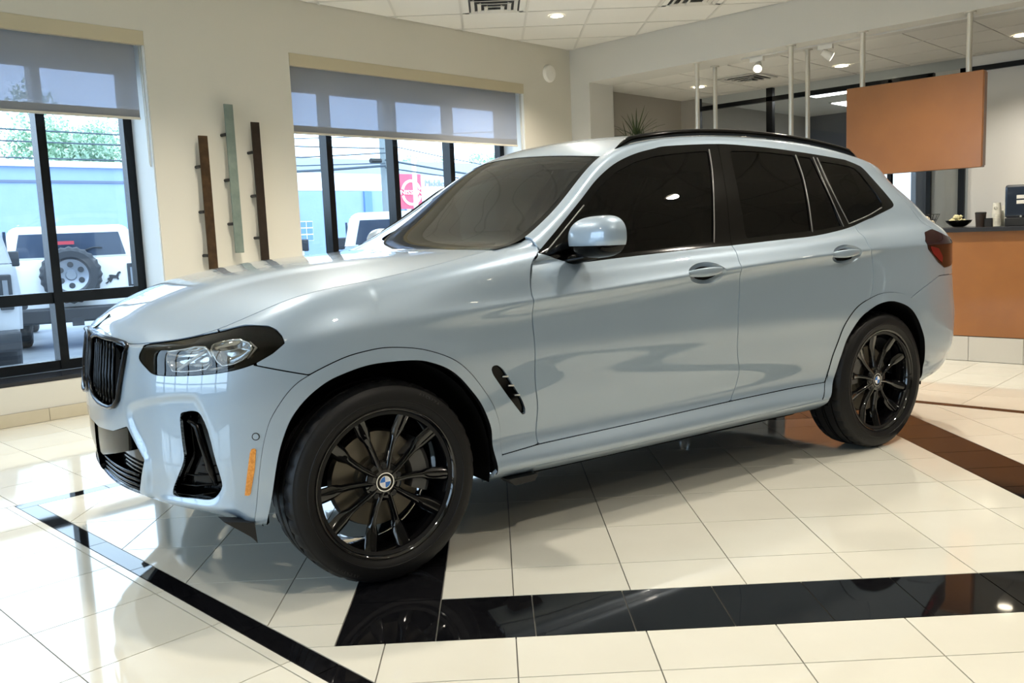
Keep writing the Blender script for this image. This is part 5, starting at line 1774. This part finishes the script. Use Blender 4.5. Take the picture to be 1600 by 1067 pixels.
# ---------------------------------------------------------------- tall dracaena in the reception
M['leaf'] = pbr('dracaena_leaf', (0.055, 0.085, 0.030), 0.45, noise=(8, (0.09, 0.12, 0.045), 0.4, 0.7))
M['trunk'] = pbr('plant_cane', (0.14, 0.10, 0.06), 0.8)
M['pot'] = pbr('black_planter', (0.02, 0.02, 0.02), 0.35)
Pp = at(994, 215, 0, 6.88)
t = empty('dracaena', (6.88, Pp[1], 0), 0, 'spiky green dracaena behind the car roof beside the pale wall', 'plant')
lathe_obj('planter', [(0, 0), (.16, 0), (.21, .48), (.19, .48), (.18, .44), (0, .44)], M['pot'], t)
rnd = random.Random(11)
canes = [((0, 0), 2.33), ((.06, .03), 2.20), ((-.06, .03), 2.12), ((.02, -.10), 2.08)]
for (cx, cy), h in canes:
    tube('cane', [(cx*.6, cy*.6, .44), (cx, cy, h*.6), (cx*1.15, cy*1.15, h)], .016, M['trunk'], t, n=8)
    for k in range(26):
        a = k*2.4+rnd.random(); el = rad(80-85*(k/26)**.8)
        L = rnd.uniform(.30, .44)
        d = np.array([math.cos(a)*math.cos(el), math.sin(a)*math.cos(el), math.sin(el)])
        s = np.cross(d, [0, 0, 1]); s /= np.linalg.norm(s)+1e-9
        bm = bmesh.new(); A = []
        for q in range(7):
            f = q/6
            p = np.array([cx*1.15, cy*1.15, h-.03+.03*rnd.random()*0])+d*L*f+np.array([0, 0, -.10*f*f*(1-el/1.6)])
            w = .013*(1-f)**.6*(.5+min(f*3, .5))
            A.append((bm.verts.new(p-s*w), bm.verts.new(p+np.array([0, 0, -.003])), bm.verts.new(p+s*w)))
        for U, V_ in zip(A[:-1], A[1:]):
            bm.faces.new((U[0], U[1], V_[1], V_[0])); bm.faces.new((U[1], U[2], V_[2], V_[1]))
        from_bm('leaf', bm, M['leaf'], t, smooth='all')
# ================================================================== OUTSIDE THE WINDOWS
GZ = -.22
M['asphalt'] = pbr('pale_wet_asphalt', (0.22, 0.24, 0.26), 0.45, noise=(1.5, (0.32, 0.33, 0.35), 0.35, 0.7))
M['blue_brick'] = pbr('blue_painted_brick', (0.24, 0.34, 0.56), 0.8, noise=(2.5, (0.26, 0.36, 0.58), 0.35, 0.7), bump=(8, .3, .02))
M['blue_deep'] = pbr('deep_blue_downpipe_paint', (0.12, 0.23, 0.55), 0.7)
M['ext_white'] = pbr('white_render', (0.85, 0.87, 0.90), 0.7)
M['ext_grey'] = pbr('grey_line', (0.12, 0.15, 0.22), 0.7)
gnd = struct(box('ground_outside', (12, 34, GZ-.05), (110, 60.06, .1), M['asphalt']))
struct(box('ground_outside_left', (-35, -2, GZ-.05), (59.6, 11.9, .1), M['asphalt']))
YB1 = 24.0
b = empty('blue_building', (4.5, YB1, GZ), 0, 'long blue brick building with white coping across the car park', 'building')
box('brick_wall', (0, 1.5, (3.62-GZ)/2), (21, 3, 3.62-GZ), M['blue_brick'], b)
box('coping', (0, 1.45, 3.70-GZ), (21.1, 3.2, .17), M['ext_white'], b)
box('band', (0, -.02, 3.20-GZ), (21, .04, .07), M['ext_grey'], b)
b2 = empty('two_tone_building', (21.5, YB1+.6, GZ), 0, 'white over blue building seen left of the red sign', 'building')
box('lower_wall', (-3.75, 1.5, (3.02-GZ)/2), (5.0, 3, 3.02-GZ), M['blue_brick'], b2)
box('upper_wall', (-3.75, 1.5, 3.02-GZ+.32), (5.0, 3.0, .66), M['ext_white'], b2)
P = at(574, 300, 1, YB1+.55)
box('downpipe', (P[0]-21.5, -.05, (3.0-GZ)/2), (.35, .1, 3.0-GZ), M['blue_deep'], b2)
Pa, Pb = at(466, 346, 1, YB1-.05), at(489, 376, 1, YB1-.05)
wn_ = box('grid_window', ((Pa[0]+Pb[0])/2-21.5, -.66, (Pa[2]+Pb[2])/2-GZ), (abs(Pb[0]-Pa[0]), .10, Pa[2]-Pb[2]), M['ext_white'], b2)
for i in range(2):
    for j in range(3):
        w_, h_ = abs(Pb[0]-Pa[0])/2, (Pa[2]-Pb[2])/3
        box('pane', ((Pa[0]+Pb[0])/2-21.5+(i-.5)*w_, -.725, Pb[2]-GZ+(j+.5)*h_), (w_*.80, .03, h_*.80), M['blue_deep'], wn_)
# red sign and white fascia farther right
YS = 30.0
q0, q1 = at(612, 271, 1, YS), at(660, 325, 1, YS)
sx, sz = q1[0]-q0[0], 4.18-2.52
M['sign_red'] = pbr('red_sign_face', (0.72, 0.075, 0.13), 0.5)
sg_ = empty('red_sign', ((q0[0]+q1[0])/2, YS, 2.52), 0, 'square red dealership sign with white ring logo outside the window', 'sign')
box('panel', (0, .1, sz/2), (sx, .2, sz), M['sign_red'], sg_)
for px_ in (-sx*.3, sx*.3): box('sign_post', (px_, .3, (GZ-2.52)/2), (.12, .12, 2.52-GZ), M['ext_grey'], sg_)
cxs = at(643, 300, 1, YS-.03)[0]-(q0[0]+q1[0])/2
def ring_xz(name, c, r0, r1, a0, a1, y, mat, par):
    bm = bmesh.new(); A = []; B = []
    for k in range(33):
        a = a0+(a1-a0)*k/32
        A.append((c[0]+r0*math.cos(a), c[1]+r0*math.sin(a))); B.append((c[0]+r1*math.cos(a), c[1]+r1*math.sin(a)))
    for k in range(32):
        add_prism(bm, [A[k], B[k], B[k+1], A[k+1]], y, y-.05)
    return from_bm(name, bm, mat, par)
zc_s = at(643, 301, 1, YS)[2]-2.52
ring_xz('logo_arc', (cxs, zc_s), .50, .62, rad(16), rad(164), -.0, M['ext_white'], sg_)
ring_xz('logo_arc', (cxs, zc_s), .50, .62, rad(196), rad(344), -.0, M['ext_white'], sg_)
def flat_text(s, size, loc, mat, par, wid=None):
    me = text_mesh(s, size, .02)
    if wid:
        xs_ = [v.co.x for v in me.vertices]; k = wid/(max(xs_)-min(xs_))
        for v in me.vertices: v.co.x *= k
    o = link('lettering', me, mat, par, loc, (rad(90), 0, 0))
    return o
flat_text('NISSAN', .30, (cxs, -.03, zc_s), M['ext_white'], sg_, 1.36)
f0, f1 = at(661, 276, 1, YS), at(760, 276, 1, YS)
fb = empty('white_showroom', ((f0[0]+f1[0])/2, YS+.5, GZ), 0, 'white dealership building with grey lettering right of the red sign', 'building')
fw = f1[0]-f0[0]+6
box('fascia', (3.0, .6, 3.55-GZ), (fw, 1.2, 1.25), M['ext_white'], fb)
box('glazing', (3.0, 1.2, 1.4-GZ), (fw, .3, 3.2), M['blue_brick'], fb)
for k in range(7):
    box('column', (3.0-fw/2+.25+k*1.15, .9, 1.4-GZ), (.22, .5, 3.2), M['ext_white'], fb)
box('roof_screen', (-1.0, 2.0, 4.6-GZ), (fw+4, .2, .9), pbr('grey_roof_screen', (0.34, 0.38, 0.46), .8), fb)
tp = at(682, 286, 1, YS+.5)
ta, tb = at(664, 286, 1, YS+.46)[0], at(697, 286, 1, YS+.46)[0]
flat_text('Middlet', .48, ((ta+tb)/2-(f0[0]+f1[0])/2, -.04, tp[2]-GZ-.02), pbr('grey_lettering', (0.30, 0.34, 0.42), .6), fb, tb-ta)
pp0 = at(649, 300, 1, 27.0)
o = cyl('flag_post', (0, 0, 0), (0, 0, 5.1), .10, M['ext_white'], None, n=12); o.location = (pp0[0], 27.0, GZ)
tag(o, 'white post standing in front of the red sign', 'post')
# utility pole and wires
M['pole_wood'] = pbr('weathered_pole', (0.20, 0.23, 0.24), 0.9)
YP_ = 17.0
pp1 = at(602, 300, 1, YP_)
up = empty('utility_pole', (pp1[0], YP_, GZ), 0, 'grey utility pole carrying wires beside the two-tone building', 'pole')
cyl('post', (0, 0, 0), (0, 0, 9.0), .105, M['pole_wood'], up, n=12, r1=.085)
box('cross_arm', (0, -.1, 7.4), (2.0, .1, .12), M['pole_wood'], up)
zj = at(602, 259, 1, YP_)[2]
cyl('splice_case', (-.55, -.12, zj-GZ+.12), (-.2, -.12, zj-GZ+.12), .07, M['matte_black'], up)
M['wire'] = pbr('black_cable', (0.05, 0.07, 0.09), 0.7)
def wire(name, pts, r, lab):
    P_ = [at(u, v, 1, YP_-.26) for u, v in pts]
    cs = []
    for a, b_ in zip(P_[:-1], P_[1:]):
        for t in np.linspace(0, 1, 10, endpoint=False): cs.append(a+(b_-a)*t)
    cs.append(P_[-1])
    o = tube(name, cs, r, M['wire'], None, n=5)
    tag(o, lab, 'cable', 'overhead cables')
wl_ = [([(-120, 199), (0, 201), (190, 211), (470, 229), (600, 232)], .018, 'uppermost overhead cable in the left window'),
       ([(-120, 216), (0, 219.5), (190, 227), (470, 246), (602, 239)], .018, 'second overhead cable from the top in the left window'),
       ([(-120, 243), (0, 245.5), (190, 251), (470, 259), (602, 255)], .016, 'third overhead cable from the top in the left window'),
       ([(330, 268), (455, 268.5), (520, 265), (602, 259)], .035, 'thick sagging cable reaching the utility pole from the left'),
       ([(330, 216), (455, 217), (520, 215), (700, 209), (800, 205)], .014, 'thin cable just under the second blind'),
       ([(602, 250), (700, 267), (780, 279)], .03, 'thick cable running down to the right over the red sign'),
       ([(602, 262), (700, 276), (780, 287)], .02, 'lower cable running right just above the red sign'),
       ([(602, 226), (700, 247), (780, 262)], .014, 'thin upper cable running right from the utility pole')]
for pts, r, lab in wl_: wire('overhead_cable', pts, r, lab)
# trees
M['foliage'] = pbr('foliage_paled_as_overexposed', (0.46, 0.60, 0.46), 0.8, noise=(.6, (0.30, 0.46, 0.31), 0.35, 0.65))  # leaf greens lightened so the crowns look overexposed
M['bark'] = pbr('tree_bark', (0.12, 0.10, 0.08), 0.9)
def tree(x, y, ztop, w, lab, seed, n=14000):
    h = ztop-GZ
    t = empty('tree', (x, y, GZ), 0, lab, 'tree', 'trees behind the buildings')
    cyl('trunk', (0, 0, 0), (0, 0, h*.6), .20, M['bark'], t, n=10, r1=.1)
    r = np.random.RandomState(seed)
    nb_ = 26
    bl = np.stack([r.uniform(-.34, .34, nb_)*w, r.uniform(-.34, .34, nb_)*w, h*r.uniform(.35, .88, nb_), w*r.uniform(.10, .17, nb_)], 1)
    b_ = bl[r.randint(0, nb_, n)]
    d = r.normal(size=(n, 3)); d /= np.linalg.norm(d, axis=1, keepdims=True)
    p = b_[:, :3]+d*(b_[:, 3]*r.uniform(.4, 1.0, n))[:, None]
    d1 = r.normal(size=(n, 3)); d1 /= np.linalg.norm(d1, axis=1, keepdims=True)
    d2 = np.cross(d1, r.normal(size=(n, 3))); d2 /= np.linalg.norm(d2, axis=1, keepdims=True)
    s_ = r.uniform(.05, .10, n)[:, None]
    V = np.stack([p+d1*s_, p+d2*s_*.6, p-d1*s_, p-d2*s_*.6], 1).reshape(-1, 3)
    me = bpy.data.meshes.new('crown'); me.from_pydata(V.tolist(), [], np.arange(n*4).reshape(-1, 4).tolist())
    o = link('crown', me, M['foliage'], t); o['kind'] = 'stuff'
for k, (x, y, zt, w, lab) in enumerate(((-1.5, 32, 7.4, 6, 'pale tree above the blue building at the left edge of the first window'), (5.0, 31, 6.2, 6, 'pale tree above the blue building left of the first mullion'), (11.2, 31.5, 7.4, 6, 'pale tree above the blue building right of the first mullion'),
        (17.5, 33, 7.6, 6, 'tall pale tree hidden by the wall between the windows'), (20.2, 39, 5.6, 5, 'pale tree at the left end of the second window'), (27.0, 41, 5.3, 5, 'small pale tree behind the utility pole'),
        (36.5, 42, 6.6, 6, 'pale tree above the grey lettering of the white building'), (43.5, 42, 7.2, 6, 'pale tree at the right end of the second window'))):
    tree(x, y, zt, w, lab, k+1)

# off-road vehicles seen from behind
M['ov_white'] = pbr('white_vehicle_paint', (0.84, 0.86, 0.88), 0.35, coat=0.5)
M['ov_silver'] = pbr('silver_vehicle_paint', (0.50, 0.53, 0.58), 0.35, coat=0.5)
M['ov_grey'] = pbr('steel_blue_vehicle_paint', (0.40, 0.46, 0.55), 0.35, coat=0.5)
M['ov_glass'] = pbr('dark_vehicle_glass', (0.05, 0.07, 0.11), 0.08, coat=0.8)
M['ov_black'] = pbr('charcoal_plastic', (0.030, 0.034, 0.042), 0.6)
M['ov_rim'] = pbr('grey_alloy', (0.28, 0.31, 0.36), 0.35, metal=0.5)
M['brake_red'] = pbr('red_brake_lens', (0.45, 0.05, 0.07), 0.4)
def tyre_y(name, c, R, w, par, rim=True):
    bm = bmesh.new()
    rr = add_lathe(bm, [(R*.58, w*.42), (R*.66, w*.5), (R*.88, w*.5), (R*.96, w*.42), (R, w*.3), (R, -w*.3), (R*.96, -w*.42), (R*.88, -w*.5), (R*.55, -w*.5)], 48, 'Y', c)
    for k in range(0, 48, 2):
        for ring_ in rr[3:7]:
            v = ring_[k].co; v.x = c[0]+(v.x-c[0])*1.05; v.z = c[2]+(v.z-c[2])*1.05
    bmesh.ops.recalc_face_normals(bm, faces=bm.faces[:])
    t = from_bm(name, bm, M['ov_black'], par)
    if rim:
        bm = bmesh.new()
        add_lathe(bm, [(0, w*.28), (R*.16, w*.30), (R*.2, w*.22), (R*.5, w*.30), (R*.60, w*.44), (R*.60, -w*.2)], 40, 'Y', c)
        bmesh.ops.remove_doubles(bm, verts=bm.verts[:], dist=1e-5); bmesh.ops.recalc_face_normals(bm, faces=bm.faces[:])
        ri = from_bm('rim', bm, M['ov_rim'], t, smooth=True)
        for k in range(6):
            a = 2*math.pi*(k+.5)/6
            cyl('rim_opening', (c[0]+R*.38*math.cos(a), c[1]-w*.27, c[2]+R*.38*math.sin(a)), (c[0]+R*.38*math.cos(a), c[1]-w*.31, c[2]+R*.38*math.sin(a)), R*.105, M['ov_black'], t, n=10)
    return t
def offroader(u, D, paint, lab, emblem=True, roof=None):
    d = pixray(u, 430); P = CAM+d*D
    yaw = math.atan2(d[1], d[0])
    t = empty('offroad_vehicle', (P[0], P[1], GZ), yaw-math.pi/2, lab, 'car', 'off-road vehicles parked outside')
    roof = roof or paint
    Z = lambda z: z
    # lower body
    bm = bmesh.new()
    add_prism(bm, [(-.93, .58), (-.95, .95), (-.92, 1.32), (.92, 1.32), (.95, .95), (.93, .58)], .0, 2.5, 'XZ')
    bmesh.ops.bevel(bm, geom=bm.edges[:], offset=.03, segments=2, affect='EDGES')
    body_ = from_bm('body', bm, paint, t, smooth=True)
    bm = bmesh.new()
    add_prism(bm, [(-.88, 1.10), (-.88, 1.26), (.88, 1.26), (.88, 1.10)], 2.4, 4.3, 'XZ')
    from_bm('bonnet', bm, paint, t)
    # hard top with pillars, roof
    bm = bmesh.new()
    A = [(-.90, 1.31), (-.80, 1.74), (-.70, 1.80), (.70, 1.80), (.80, 1.74), (.90, 1.31)]
    add_prism(bm, A, .04, 2.3, 'XZ'); bmesh.ops.bevel(bm, geom=[e for e in bm.edges], offset=.02, segments=2, affect='EDGES')
    ht = from_bm('hard_top', bm, roof, t, smooth=True)
    prism('rear_window', [(-.74, 1.35), (-.66, 1.69), (.66, 1.69), (.74, 1.35)], .030, .055, M['ov_glass'], t)
    for s in (-1, 1):
        bm = bmesh.new(); add_box(bm, (s*.80, -.012, 1.02), (.13, .05, .38), bev=.012)
        tlp = from_bm('tail_light', bm, M['ov_black'], t)
        box('lamp_bar', (s*.80, -.04, 1.02), (.05, .012, .26), M['ov_rim'], tlp)
        box('side_window', (s*.865, 1.1, 1.52), (.03, 1.7, .30), M['ov_glass'], t)
        bm = bmesh.new(); add_box(bm, (s*1.06, 2.25, 1.36), (.20, .10, .20), bev=.02)
        mm = from_bm('door_mirror', bm, M['ov_black'], t); box('mirror_arm', (s*.95, 2.26, 1.30), (.14, .05, .05), M['ov_black'], mm)
        for yy in (.62, 3.45):
            o = tyre_y('wheel', (0, 0, 0), .385, .28, t, False); o.location = (s*.78, yy, .405); o.rotation_euler = (0, 0, rad(90))
        # rear wheels turned to roll: lathe about x
        bm = bmesh.new(); add_box(bm, (s*.90, .62, .86), (.22, 1.05, .10), bev=.03); from_bm('wheel_flare', bm, M['ov_black'], t)
    bm = bmesh.new(); add_box(bm, (0, -.08, .50), (1.78, .26, .22), bev=.03); bp = from_bm('bumper', bm, M['ov_black'], t)
    box('tow_hitch', (0, -.22, .40), (.16, .1, .12), M['ov_black'], bp)
    box('number_plate', (-.52, -.03, .70), (.34, .02, .17), M['ext_white'], t)
    sp = tyre_y('spare_wheel', (-.03, -.16, 1.08), .40, .26, t)
    box('brake_light', (-.06, -.06, 1.55), (.22, .03, .05), M['brake_red'], t)
    tube('wiper', [(.05, -.0, 1.39), (.30, .0, 1.47), (.42, .0, 1.46)], .012, M['ov_black'], t, n=5)
    if emblem:      # little prancing-horse badge
        hs = [(0, 0), (.05, .035), (.03, .07), (.07, .09), (.06, .13), (.10, .135), (.17, .12), (.20, .17), (.235, .185), (.25, .16), (.22, .14), (.20, .09), (.215, .05), (.19, .045), (.175, .07), (.12, .075), (.10, .03), (.075, .0), (.06, .03), (.03, -.01)]
        prism('horse_badge', [(.42+x*.9, .93+z*.9) for x, z in hs], -.02, .0, M['ov_black'], t)
    return t
offroader(115, 13.0, M['ov_white'], 'white off-road vehicle with spare wheel parked outside the left window')
offroader(640, 12.6, M['ov_grey'], 'grey off-road vehicle with pale roof partly hidden by the windscreen pillar', False, M['ov_white'])
offroader(372, 12.2, M['ov_white'], 'white off-road vehicle mostly hidden behind the wall strips, its mirror showing', False)
offroader(-135, 9.0, M['ov_silver'], 'silver off-road vehicle cut off by the left edge of the photo', False)
